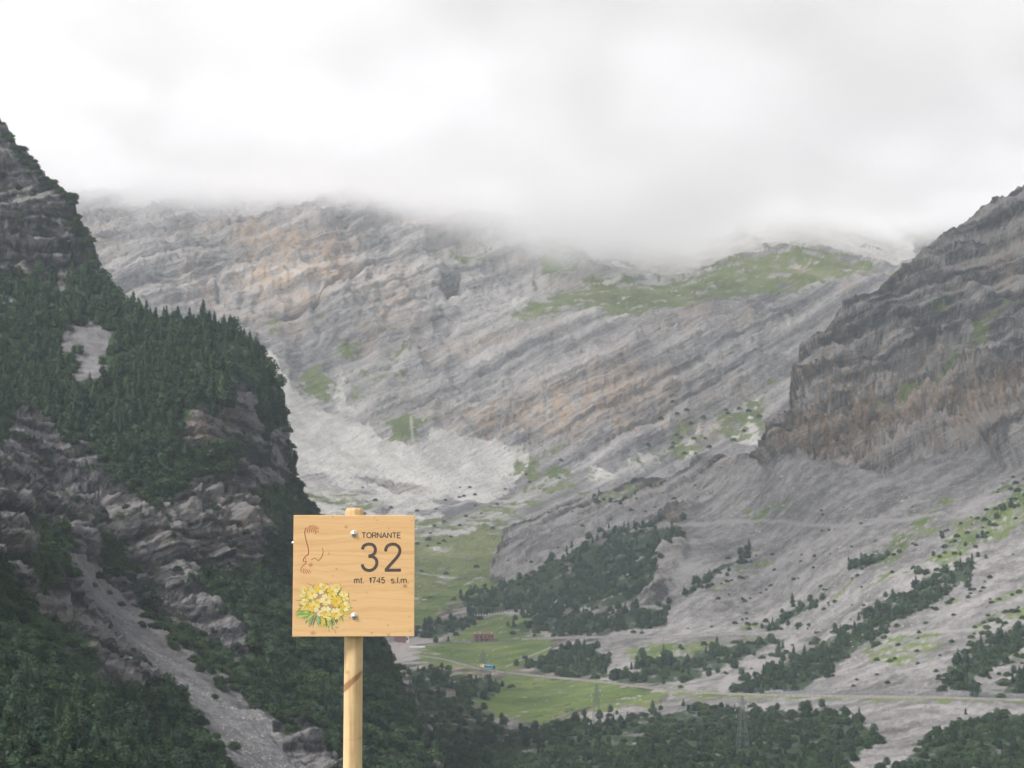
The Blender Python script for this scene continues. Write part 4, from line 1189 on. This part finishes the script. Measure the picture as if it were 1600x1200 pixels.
STEEL = plain("galvanised_steel", (0.10, 0.107, 0.11), 0.6, 0.3, var=0.1)
CERAMIC = plain("pale_insulator", (0.4, 0.41, 0.39), 0.3)
tips = []
def pylon(px, py, top_py, label):
    p = mid.sample(np.array([float(px)]), np.array([float(py)]))[0]
    H = (py - top_py) / F * p[1]
    o = empty("lattice_pylon", (p[0], p[1], p[2] - 0.3), (0, 0, R(14)))
    half = lambda z: 0.085 * H * (1 - z / H) ** 1.0 * 1.0 + 0.012 * H
    legs = [(sx, sy) for sx in (-1, 1) for sy in (-1, 1)]
    for sx, sy in legs:
        b = MB()
        for a, c in ((0, 0.5), (0.5, 0.97)):
            b.bar((sx * half(a*H), sy * half(a*H), a*H), (sx * half(c*H), sy * half(c*H), c*H), 0.2)
        b.build("leg", STEEL, o)
    zs = [0.0, 0.14, 0.27, 0.39, 0.5, 0.6, 0.69, 0.77, 0.84, 0.9, 0.97]
    for z0, z1 in zip(zs[:-1], zs[1:]):
        b = MB(); a, c = half(z0*H), half(z1*H)
        for (x0, y0), (x1, y1) in (((-1,-1),(1,-1)), ((1,-1),(1,1)), ((1,1),(-1,1)), ((-1,1),(-1,-1))):
            b.bar((x0*a, y0*a, z0*H), (x1*c, y1*c, z1*H), 0.09)
            b.bar((x1*a, y1*a, z0*H), (x0*c, y0*c, z1*H), 0.09)
            b.bar((x0*c, y0*c, z1*H), (x1*c, y1*c, z1*H), 0.09)
        b.build("lattice_bracing", STEEL, o)
    ends = []
    for z, w in ((0.62, 0.115), (0.74, 0.135), (0.86, 0.105)):
        b = MB(); h = half(z*H)
        b.bar((-w*H, 0, z*H + 0.1), (w*H, 0, z*H + 0.1), 0.14)
        for s in (-1, 1):
            b.bar((s*h, 0, (z+0.045)*H), (s*w*H, 0, z*H + 0.1), 0.1)
        arm = b.build("cross_arm", STEEL, o)
        for s in (-1, 1):
            MB().lathe([(0.02, 0), (0.16, -0.15), (0.09, -0.3), (0.16, -0.5), (0.09, -0.7), (0.16, -0.9), (0.02, -1.1)], 8, 'z', (s*w*H, 0, z*H)).build("insulator", CERAMIC, arm)
            ends.append(Matrix.Rotation(R(14), 4, 'Z') @ Vector((s*w*H, 0, z*H - 1.1)) + Vector((p[0], p[1], p[2] - 0.3)))
    MB().bar((0, 0, 0.95*H), (0, 0, H), 0.12).build("peak", STEEL, o)
    tag(o, label, 'pylon')
    tips.append(ends)
pylon(1161, 1180, 1094, 'grey lattice pylon standing in the dark wood below the rockfall fence')
pylon(932, 1134, 1067, 'lattice pylon at the near edge of the lower green meadow')
pylon(755, 1081, 1014, 'lattice pylon rising between the white truck and the lower meadow bushes')
def cables():
    mat = plain("cable_aluminium", (0.08, 0.08, 0.085), 0.6, 0.2)
    names = ('first pylon to the meadow edge pylon', 'meadow edge pylon to the one behind the coach')
    for (A, B), where in zip(((tips[0], tips[1]), (tips[1], tips[2])), ('between the pylon in the dark wood and the meadow edge pylon', 'between the meadow edge pylon and the truck pylon')):
        for a, b in zip(A, B):
            m_ = MB(); pts = []
            for k in range(13):
                t = k / 12; q = a.lerp(b, t); q.z -= 4 * 7.0 * t * (1 - t); pts.append(q)
            for q0, q1 in zip(pts[:-1], pts[1:]): m_.bar(q0, q1, 0.09, sides=3)
            tag(m_.build("power_cable", mat), 'thin sagging power cable ' + where, 'cable', 'power cables ' + where[:42])
cables()

def fences():
    blue = plain("weathered_fence_steel", (0.10, 0.13, 0.15), 0.7, 0.2)
    xs = 800 + F * low_c[:, 0] / low_c[:, 1]
    base = [low_c[i] - low_n[i] * 4.2 for i in range(len(low_c))]
    sel = [i for i in range(len(low_c)) if 1150 < xs[i] < 1640]
    o = empty("rockfall_fence", tuple(base[sel[0]] + np.array([0, 0, -0.3])))
    off = np.array(o.location)
    post = MB().bar((0, 0, -0.8), (0, 0, 3.7), 0.24).box((0, 0, 3.74), (0.3, 0.3, 0.08))
    pm = mesh_np("post", post.v, post.f, blue)
    for i in sel:
        q = link(bpy.data.objects.new("post", pm), o); q.location = tuple(base[i] - off)
    for z in np.arange(0.5, 3.7, 0.4):
        m_ = MB()
        for i, j in zip(sel[:-1], sel[1:]): m_.bar(base[i] - off + np.array([0, 0, z]), base[j] - off + np.array([0, 0, z]), 0.07, sides=3)
        m_.build("net_cable", blue, o)
    tag(o, 'blue-grey steel rockfall fence along the uphill side of the lower road', 'fence')
    pale = plain("pale_stone_post", (0.46, 0.44, 0.40), 0.9, var=0.15)
    X = np.linspace(741, 802, 15); Y = np.interp(X, [741, 770, 802], [959.5, 959.5, 956.5])
    P = mid.sample(X, Y)
    o = empty("roadside_barrier", tuple(P[0])); off = P[0]
    pm = MB().box((0, 0, 0.6), (0.75, 0.6, 2.4)); pm = mesh_np("stone_post", pm.v, pm.f, pale)
    for q in P:
        c = link(bpy.data.objects.new("stone_post", pm), o); c.location = tuple(q - off)
    m_ = MB()
    for a, b in zip(P[:-1], P[1:]): m_.bar(a - off + np.array([0, 0, 0.3]), b - off + np.array([0, 0, 0.3]), 0.25)
    m_.build("rail", pale, o)
    tag(o, 'row of pale stone guard posts above the upper meadow', 'barrier')
fences()
# ================================================================ THE HAIRPIN SIGN
SK = 7.07 / F                                   # metres to a pixel of the survey at the board
SX0, SY0 = 552.5, 899.0
def build_sign():
    root = empty("hairpin_sign", ((SX0 - 800) * SK, 7.07 + 0.06, 0.0), (0, 0, R(4.0)))
    tag(root, 'square pine board sign on a round post reading TORNANTE 32', 'sign')
    Z0 = CAM_Z + (900 - SY0) * SK
    tilt = R(0.0)
    FRONT = -0.060
    def loc(px, py):
        x, z = (px - SX0) * SK, (SY0 - py) * SK
        return (x * math.cos(tilt) - z * math.sin(tilt), z * math.cos(tilt) + x * math.sin(tilt) + Z0)
    # --- wood
    def knots(m, col, P, spots, dark):
        for x, z, rx, rz, f in spots:
            q = m.vmath('MULTIPLY', m.vmath('SUBTRACT', P, (x, 0, z)), (1 / rx, 0, 1 / rz))
            k = m.mapr(m.math('ADD', m.vmath('LENGTH', q), m.math('MULTIPLY', m.noise(P, 150.0, 2), 0.7)), 0.45, 1.5, 1.0, 0.0)
            col = m.mix(m.math('MULTIPLY', k, f), col, dark)
        return col
    m = NT("planed_larch")
    P = m.obj()
    x, y, z = m.sep(P)
    warp = m.noise(m.comb(m.math('MULTIPLY', x, 2.2), y, m.math('MULTIPLY', z, 9.0)), 1.6, 3)
    ring = m.noise(m.comb(m.math('MULTIPLY', x, 0.9), m.math('MULTIPLY', y, 4.0), m.math('ADD', m.math('MULTIPLY', z, 60.0), m.math('MULTIPLY', warp, 5.0))), 1.0, 4, 0.6)
    fibre = m.noise(m.comb(m.math('MULTIPLY', x, 14.0), y, m.math('MULTIPLY', z, 700.0)), 1.0, 2)
    tone = m.math('ADD', m.math('MULTIPLY', ring, 0.75), m.math('MULTIPLY', fibre, 0.25))
    col = m.ramp(tone, [(0.30, (0.42, 0.24, 0.10)), (0.46, (0.53, 0.335, 0.158)), (0.62, (0.57, 0.375, 0.19))])
    plank = m.math('FLOOR', m.math('DIVIDE', m.math('ADD', z, 0.5), 0.105))
    col = m.mix(0.10, col, m.ramp(m.n("ShaderNodeTexWhiteNoise", noise_dimensions='1D').outputs[0], [(0, (0.5, 0.3, 0.13)), (1, (0.7, 0.46, 0.24))]))
    spots = []
    for px, py, r, f in ((540,824,3.2,.55),(485.5,883,4.2,.65),(513.5,865.5,2.2,.5),(525.5,889,2.3,.5),(632,915.5,4.5,.7),(606,826,1.8,.5),(588.5,813.5,1.8,.5),(572,925.5,2.0,.4),(606,976,1.8,.6),(490,988,5.0,.5),(607,991,3.0,.5),(639,963,1.6,.55),(519,808,1.6,.6),(584,810,1.4,.6),(642,814,1.6,.5),(519,900,1.2,.6),(581,988,2.2,.5),(640,985,1.6,.6),(538,983,1.4,.4)):
        a, b = loc(px, py)
        spots.append((a, b, r * SK * 1.1, r * SK * 0.9, f))
    col = knots(m, col, P, spots, (0.20, 0.085, 0.035))
    wood = m.bsdf(col, 0.55, normal=m.bump(fibre, 0.15, 0.001), spec=0.25)
    m = NT("peeled_post")
    P = m.obj(); x, y, z = m.sep(P)
    grain = m.noise(m.comb(m.math('MULTIPLY', x, 60.0), m.math('MULTIPLY', y, 60.0), m.math('MULTIPLY', z, 2.5)), 1.0, 4)
    blot = m.noise(P, 9.0, 3)
    col = m.ramp(m.math('ADD', m.math('MULTIPLY', grain, 0.6), m.math('MULTIPLY', blot, 0.4)), [(0.34, (0.31, 0.20, 0.095)), (0.5, (0.46, 0.325, 0.165)), (0.64, (0.55, 0.41, 0.23))])
    # the lens-shaped scar of a branch
    u = m.math('ADD', m.math('MULTIPLY', x, 0.80), m.math('MULTIPLY', m.math('SUBTRACT', z, Z0 + (SY0 - 1063) * SK), -0.6))
    w = m.math('ADD', m.math('MULTIPLY', m.math('SUBTRACT', z, Z0 + (SY0 - 1063) * SK), 0.80), m.math('MULTIPLY', x, -0.6))
    d = m.vmath('LENGTH', m.comb(m.math('DIVIDE', m.math('ADD', u, 0.008), 0.019), m.math('DIVIDE', w, 0.0150), 0.0))
    front = m.mapr(y, -0.005, 0.004, 1.0, 0.0)
    sc = m.math('MULTIPLY', m.mapr(m.math('ADD', d, m.math('MULTIPLY', m.noise(P, 90.0, 3), 0.6)), 0.95, 1.5, 1.0, 0.0), front)
    col = m.mix(m.math('MULTIPLY', sc, 0.8), col, (0.17, 0.075, 0.028))
    col = knots(m, col, P, [(-0.022, Z0 + (SY0 - 1049) * SK, 0.010, 0.008, 0.5), (0.030, Z0 + (SY0 - 1150) * SK, 0.012, 0.006, 0.45), (0.002, Z0 + (SY0 - 1152) * SK, 0.03, 0.004, 0.2)], (0.22, 0.11, 0.045))
    postm = m.bsdf(col, 0.55, normal=m.bump(grain, 0.5, 0.003), spec=0.3)
    top = Z0 + (SY0 - 793) * SK
    r0 = 0.0345
    b = MB().lathe([(0.0005, -0.35), (r0 * 1.04, -0.35), (r0 * 1.02, 0.6), (r0, 1.2), (r0 * 0.97, top - 0.016), (r0 * 0.93, top - 0.007), (r0 * 0.78, top - 0.001), (0.0005, top)], 48)
    b.build("post", postm, root, True)
    # --- board
    c = [loc(458.3, 805.6), loc(646.6, 805.6), loc(646.6, 993.4), loc(458.3, 993.4)]
    n_ = MB(); n_.prism(c, FRONT, FRONT + 0.027, 'y')
    n_.build("board", wood, root, bevel=0.0016)
    # --- lettering and drawings: thin paint on the face
    ink = plain("routed_dark_letters", (0.07, 0.055, 0.047), 0.8, var=0.2, scale=60)
    rust = plain("red_brown_line", (0.27, 0.045, 0.024), 0.7, var=0.15, scale=60)
    def flat(name, polys, mat, parent, lift):
        """polygons in pixel space, as thin plates on the face"""
        V, Fc = [], []
        for poly in polys:
            k, n0 = len(poly), len(V)
            for yy in (FRONT - lift, FRONT + 0.0004):
                for px, py in poly:
                    a, bz = loc(px, py); V.append((a, yy, bz))
            Fc.append(list(range(n0, n0 + k)))
            for i in range(k):
                j = (i + 1) % k
                Fc.append([n0 + i, n0 + j, n0 + k + j, n0 + k + i])
        me = mesh_np(name, V, Fc, mat)
        bm = bmesh.new(); bm.from_mesh(me); bmesh.ops.recalc_face_normals(bm, faces=bm.faces); bm.to_mesh(me); bm.free()
        return link(bpy.data.objects.new(name, me), parent)
    def smooth(pts, n=6):
        P = [Vector((*q, 0)) for q in pts]; out = []
        for i in range(len(P) - 1):
            p0, p1, p2, p3 = P[max(0, i-1)], P[i], P[i+1], P[min(len(P)-1, i+2)]
            for k in range(n):
                t = k / n
                q = 0.5 * ((2*p1) + (p2 - p0) * t + (2*p0 - 5*p1 + 4*p2 - p3) * t*t + (3*p1 - p0 - 3*p2 + p3) * t**3)
                out.append((q.x, q.y))
        out.append((P[-1].x, P[-1].y))
        return out
    def stroke_data(pts, w, lift, taper=False, curve=True):
        pts = smooth(pts) if curve else pts
        n = len(pts); V, Fc = [], []
        for i, (px, py) in enumerate(pts):
            a = Vector(pts[max(0, i-1)]); b_ = Vector(pts[min(n-1, i+1)])
            d = (b_ - a).normalized(); nn = Vector((-d.y, d.x))
            if 0 < i < n - 1:
                d1 = (Vector(pts[i]) - a).normalized(); n1 = Vector((-d1.y, d1.x))
                k = 1 / max(0.5, nn.dot(n1))
            else: k = 1
            ww = w * (0.35 + 0.65 * math.sin(math.pi * min(1, max(0.05, i / (n - 1))))) if taper else w
            for s in (-1, 1):
                q = Vector((px, py)) + nn * s * ww / 2 * k
                for yy in (FRONT - lift, FRONT + 0.0004):
                    aa, bz = loc(q.x, q.y); V.append((aa, yy, bz))
        for i in range(n - 1):
            o, p_ = 4*i, 4*i + 4
            Fc += [[o, o+2, p_+2, p_], [o+1, o, p_, p_+1], [o+2, o+3, p_+3, p_+2]]
        Fc += [[0, 1, 3, 2], [4*(n-1), 4*(n-1)+2, 4*(n-1)+3, 4*(n-1)+1]]
        return V, Fc
    def stroke(name, pts, w, mat, parent, lift, taper=False, curve=True):
        return strokes(name, [(pts, w, lift, taper, curve)], mat, parent)
    def strokes(name, items, mat, parent):
        V, Fc = [], []
        for it in items:
            v, f = stroke_data(*it); n0 = len(V)
            V += v; Fc += [[i + n0 for i in q] for q in f]
        me = mesh_np(name, V, Fc, mat)
        bm = bmesh.new(); bm.from_mesh(me); bmesh.ops.recalc_face_normals(bm, faces=bm.faces); bm.to_mesh(me); bm.free()
        return link(bpy.data.objects.new(name, me), parent)
    z1 = lambda q: (430 + q[0] / 4.6154, 770 + q[1] / 4.6154)
    three = [(625,410),(632,388),(652,375),(677,372),(702,380),(716,402),(715,428),(700,448),(668,459)]
    three2 = [(668,459),(702,463),(724,484),(728,512),(716,540),(694,556),(670,560),(645,552),(630,536),(624,516)]
    number = stroke("numeral", [z1(q) for q in three], 4.8, ink, root, 0.0005)
    stroke("lower_bowl", [z1(q) for q in three2], 4.8, ink, number, 0.00056)
    two = [(791,424),(794,402),(806,384),(826,374),(846,372),(868,378),(885,392),(893,414),(890,436),(878,458),(856,484),(826,518),(800,548),(794,558)]
    number = stroke("numeral", [z1(q) for q in two], 4.8, ink, root, 0.0005)
    stroke("foot_bar", [z1((785,558)), z1((902,558))], 4.8, ink, number, 0.00056, curve=False)
    # sans letters drawn as routed strokes in a unit box (x right, y up, cap height 1): (width, [(points, curved)])
    circ = lambda cx, cy_, rx, ry, a0, a1, n=14: [(cx + rx * math.cos(R(a0 + (a1 - a0) * k / n)), cy_ + ry * math.sin(R(a0 + (a1 - a0) * k / n))) for k in range(n + 1)]
    GL = {
        'T': (0.72, [[(0, 1), (.72, 1)], [(.36, 1), (.36, 0)]]), 'O': (0.92, [circ(.46, .5, .44, .5, 90, 450, 24)]),
        'R': (0.74, [[(.02, 0), (.02, 1), (.45, 1)], circ(.45, .76, .25, .24, 90, -90), [(.45, .52), (.02, .52)], [(.42, .52), (.72, 0)]]),
        'N': (0.76, [[(.02, 0), (.02, 1)], [(.02, 1), (.74, 0)], [(.74, 0), (.74, 1)]]), 'A': (0.84, [[(0, 0), (.42, 1)], [(.42, 1), (.84, 0)], [(.15, .34), (.69, .34)]]),
        'E': (0.66, [[(.02, 0), (.02, 1)], [(.02, 1), (.64, 1)], [(.02, .52), (.58, .52)], [(.02, 0), (.66, 0)]]),
        'm': (0.90, [[(.02, 0), (.02, .72)], [(.02, .5)] + circ(.23, .5, .2, .22, 150, 0) + [(.43, 0)], [(.43, .5)] + circ(.65, .5, .22, .22, 150, 0) + [(.87, 0)]]),
        't': (0.34, [[(.15, .95), (.15, .12), (.22, .02), (.34, .02)], [(0, .72), (.34, .72)]]), '.': (0.12, [[(.0, .06), (.13, .06)]]), 'l': (0.06, [[(.03, 0), (.03, 1)]]),
        's': (0.5, [circ(.25, .54, .21, .17, 20, 190) + [(.2, .38), (.32, .34)] + circ(.26, .19, .22, .18, 60, -160)]),
        '1': (0.40, [[(.02, .72), (.18, .8), (.3, 1), (.3, 0)]]), '7': (0.60, [[(0, .98), (.58, .98), (.36, .6), (.22, 0)]]),
        '4': (0.62, [[(.46, 0), (.46, 1), (.0, .28), (.62, .28)]]), '5': (0.60, [[(.54, .98), (.13, .98), (.05, .5), (.15, .6)] + circ(.29, .33, .28, .31, 100, -150)])}
    def text(body, x0, x1, ybase, cap, w=1.5):
        gap = 0.2
        tot = sum(GL[c][0] for c in body) + gap * (len(body) - 1)
        k, x, items = (x1 - x0) / tot, x0, []
        for i, c in enumerate(body):
            wd, segs = GL[c]
            for j, sg in enumerate(segs):
                items.append(([(x + q[0] * k, ybase - q[1] * cap) for q in sg], 1.8 if c == '.' else w, 0.00045 + 0.00003 * j, False, False))
            x += (wd + gap) * k
        return strokes("lettering", items, ink, root)
    text("TORNANTE", 564.4, 624.4, 840.8, 8.0)
    text("mt.", 553.2, 568.0, 911.0, 8.8)
    text("1745", 576.0, 600.2, 911.0, 8.8)
    text("s.l.m.", 610.2, 637.2, 911.0, 8.8)
    # --- the eagle
    e = lambda q: (455 + q[0] / 10.909, 800 + q[1] / 10.909)
    emblem = stroke("eagle_emblem", [e(q) for q in [(250,275),(230,320),(225,370),(235,430),(260,530),(284,610),(292,680),(285,728),(240,760),(211,800),(203,838)]], 1.2, rust, root, 0.0005)
    for pts in ([(203,838),(225,848),(255,835)], [(255,838),(256,858),(235,888),(192,928),(170,965),(165,1000),(180,1030)],
                [(265,365),(280,290),(315,232)], [(300,358),(318,280),(365,222)], [(335,350),(355,285),(405,235)], [(368,350),(390,295),(435,255)], [(400,348),(420,305),(465,275)], [(400,385),(425,350),(462,335)],
                [(342,815),(372,800),(405,785)], [(405,785),(432,812),(458,835)], [(458,835),(510,775),(538,690),(522,615)],
                [(205,965),(203,1000),(225,1050)], [(235,970),(240,1010),(268,1052)], [(268,980),(280,1020),(310,1050)], [(298,990),(318,1015),(343,1032)]):
        stroke("feather_line", [e(q) for q in pts], 0.85, rust, emblem, 0.00045)
    flat("eye", [[(e((245, 800))[0] + 0.8 * math.cos(a), e((245, 800))[1] + 0.8 * math.sin(a)) for a in np.linspace(0, 5.5, 8)]], rust, emblem, 0.0005)
    # --- the painted tuft of yellow flowers
    rr = random.Random(5)
    f8 = lambda q: (455 + q[0] / 12.0, 900 + q[1] / 12.0)
    greens = [plain("leaf_green", (0.16, 0.26, 0.07), 0.7, scale=40), plain("leaf_blue_green", (0.20, 0.30, 0.17), 0.7, scale=40), plain("leaf_olive", (0.42, 0.40, 0.06), 0.7, scale=40), plain("leaf_shade", (0.13, 0.11, 0.06), 0.7, scale=40)]
    wash = plain("brown_wash", (0.33, 0.20, 0.10), 0.8, var=0.3, scale=30)
    blob = [f8((600 + 440 * math.cos(a) * rr.uniform(.86, 1.06), 540 + 330 * math.sin(a) * rr.uniform(.86, 1.08))) for a in np.linspace(0, 6.1, 26)]
    tuft = flat("flower_painting", [blob], wash, root, 0.0002)
    def blade(bx, by, ang, ln, w):
        d = Vector((math.cos(ang), math.sin(ang))); n2 = Vector((-d.y, d.x)); bend = rr.uniform(-0.25, 0.25)
        q = lambda t, s: (bx + (d.x * t + n2.x * (s * w * math.sin(math.pi * min(1, t * 0.8 + 0.12)) + bend * t * t)) * ln, by + (d.y * t + n2.y * (s * w * math.sin(math.pi * min(1, t * 0.8 + 0.12)) + bend * t * t)) * ln)
        return [q(0, 1), q(.35, 1), q(.7, 1), q(1, 0), q(.7, -1), q(.35, -1), q(0, -1)]
    for k in range(130):
        a = rr.uniform(0, 6.283)
        if rr.random() < 0.62: a = rr.uniform(0.15, 2.95)            # thickest below the flowers
        cx, cyy = 600 + 350 * math.cos(a) * rr.uniform(.75, 1.0), 540 + 225 * math.sin(a) * rr.uniform(.8, 1.05)
        ang = math.atan2(math.sin(a) * 0.9, math.cos(a)) + rr.uniform(-0.7, 0.7)
        ln = rr.uniform(150, 270) * (0.75 if math.sin(a) < 0 else 1)
        poly = [f8(q) for q in blade(cx, cyy, ang, ln, rr.uniform(0.045, 0.10))]
        poly = [(max(460, q[0]), min(989, q[1])) for q in poly]
        flat("leaf", [poly], greens[k % 4] if rr.random() < .8 else greens[2], tuft, 0.00025 + 0.000003 * k)
    yel = [plain("petal_yellow", (0.516, 0.37, 0.052), 0.7, var=0.1, scale=60), plain("petal_pale", (0.55, 0.447, 0.146), 0.7, var=0.1, scale=60), plain("petal_cream", (0.568, 0.499, 0.275), 0.7, var=0.1, scale=60)]
    heart = plain("flower_heart", (0.55, 0.29, 0.02), 0.7, scale=60)
    shade = plain("petal_outline", (0.22, 0.15, 0.05), 0.8, scale=60)
    cs = [(400,325,112,1),(545,235,108,1),(250,250,80,.7),(235,345,70,.8),(660,440,116,1),(775,285,112,.9),(640,190,70,.8),(850,215,84,.8),(850,470,112,1),(985,335,92,.75),(1020,425,66,.7),(1005,565,104,.95),(435,565,116,1),(262,480,88,.8),(250,600,64,.8),(650,668,118,1),(845,695,116,1),(515,470,60,.8),(925,690,60,.8),(335,590,70,.8),(710,790,52,.7),(560,690,80,.8)]
    for i, (cx, cyy, r, sq) in enumerate(cs):
        rot = rr.uniform(0, 6.28); base = 0.0006 + 0.00004 * i
        fl = None
        out = []
        for k in range(5):
            a = rot + k * 1.2566
            pet, rim = [], []
            for t, s in ((0.08, .12), (.4, .30), (.75, .44), (.98, .30), (.88, .02), (.98, -.30), (.75, -.44), (.4, -.30), (0.08, -.12)):
                g = 1.0
                pet.append(f8((cx + r * (t * math.cos(a) - s * math.sin(a)), cyy + r * sq * (t * math.sin(a) + s * math.cos(a)))))
                rim.append(f8((cx + r * 1.10 * (t * math.cos(a) - s * 1.1 * math.sin(a)), cyy + r * 1.10 * sq * (t * math.sin(a) + s * 1.1 * math.cos(a)))))
            if fl is None:
                fl = flat("flower", [rim], shade, tuft, base)
            else: out.append(rim)
            flat("petal", [pet], yel[rr.choice((0, 1, 1, 2))], fl, base + 0.000012 + 0.000003 * k)
        flat("heart", [[f8((cx + r * .22 * math.cos(t), cyy + r * .22 * sq * math.sin(t))) for t in np.linspace(0, 5.6, 9)]], heart, fl, base + 0.00003)
    for pts in ([(310,140),(380,165),(440,200)], [(420,145),(450,180),(465,215)], [(910,140),(920,180),(925,215)], [(740,120),(745,140)], [(1155,455),(1190,448),(1225,460)], [(715,960),(715,1000),(718,1045)], [(820,955),(860,940),(885,950),(850,968)], [(755,960),(800,990),(830,1000),(838,1060)], [(1130,770),(1080,775)]):
        stroke("grass_line", [f8(q) for q in pts], 0.55, greens[3], tuft, 0.0004)
    # --- screws
    chrome = plain("polished_screw", (0.5, 0.5, 0.51), 0.32, 1.0, var=0.03)
    washer = plain("pale_washer", (0.55, 0.47, 0.40), 0.5, 0.2, var=0.05)
    for px, py in ((552, 834.6), (553.5, 962)):
        a, bz = loc(px, py)
        s = MB().lathe([(0.0001, FRONT - 0.0088), (0.004, FRONT - 0.0084), (0.0075, FRONT - 0.0064), (0.0095, FRONT - 0.003), (0.0098, FRONT - 0.001)], 24, 'y', (a, 0, bz)).build("screw", chrome, root, True)
        MB().lathe([(0.009, FRONT - 0.0011), (0.0132, FRONT - 0.0011), (0.0132, FRONT + 0.001)], 24, 'y', (a, 0, bz)).build("washer", washer, s, True)
    a, bz = loc(457.6, 848.8)
    MB().lathe([(0.0001, -0.006), (0.004, -0.005), (0.006, -0.002), (0.0062, 0.003)], 16, 'x', (a, FRONT + 0.014, bz)).build("screw", chrome, root, True)
build_sign()
# ---------------------------------------------------------------- air and cloud
def build_air():
    m = NT("valley_haze")
    v = m.n("ShaderNodeVolumePrincipled")
    v.inputs['Color'].default_value = (0.80, 0.91, 1.0, 1)
    v.inputs['Density'].default_value = 0.000055
    v.inputs['Anisotropy'].default_value = 0.0
    m.t.links.new(v.outputs[0], m.out.inputs['Volume'])
    o = MB().box((0, 2750, 645), (9000, 14500, 1650)).build("haze", m.m)
    tag(o, kind="stuff")
    # the cloud bank that hides the summits
    m = NT("cloud_vapour")
    P = m.pos()
    x, y, z = m.sep(P)
    big = m.noise(P, 0.0010, 1, 0.5)
    n1 = m.noise(P, 0.0040, 4, 0.62)
    lump = m.math('ADD', m.math('MULTIPLY', m.math('SUBTRACT', big, 0.5), 120.0), m.math('MULTIPLY', m.math('SUBTRACT', n1, 0.5), 330.0))
    sag = m.math('MULTIPLY', m.math('EXPONENT', m.math('MULTIPLY', m.math('POWER', m.math('ABSOLUTE', m.math('DIVIDE', m.math('SUBTRACT', x, 220.0), 470.0)), 2.0), -1.0)), 95.0)
    h = m.math('ADD', m.math('ADD', m.math('SUBTRACT', z, 650.0), sag), lump)
    dens = m.math('MAXIMUM', m.math('MULTIPLY', m.mapr(h, -20.0, 150.0), 0.0095), m.mapr(m.math('ADD', z, m.math('MULTIPLY', m.math('SUBTRACT', n1, 0.5), 170.0)), 640.0, 705.0, 0.0, 0.0088))
    v = m.n("ShaderNodeVolumePrincipled")
    v.inputs['Color'].default_value = (0.986, 0.985, 0.987, 1)
    v.inputs['Anisotropy'].default_value = 0.0
    m.t.links.new(dens, v.inputs['Density'])
    m.t.links.new(v.outputs[0], m.out.inputs['Volume'])
    o = MB().box((0, 3200, 597), (7000, 4000, 354)).build("cloud", m.m)
    tag(o, kind="stuff")
    o.data.materials[0].cycles.volume_step_rate = 1.0
build_air()
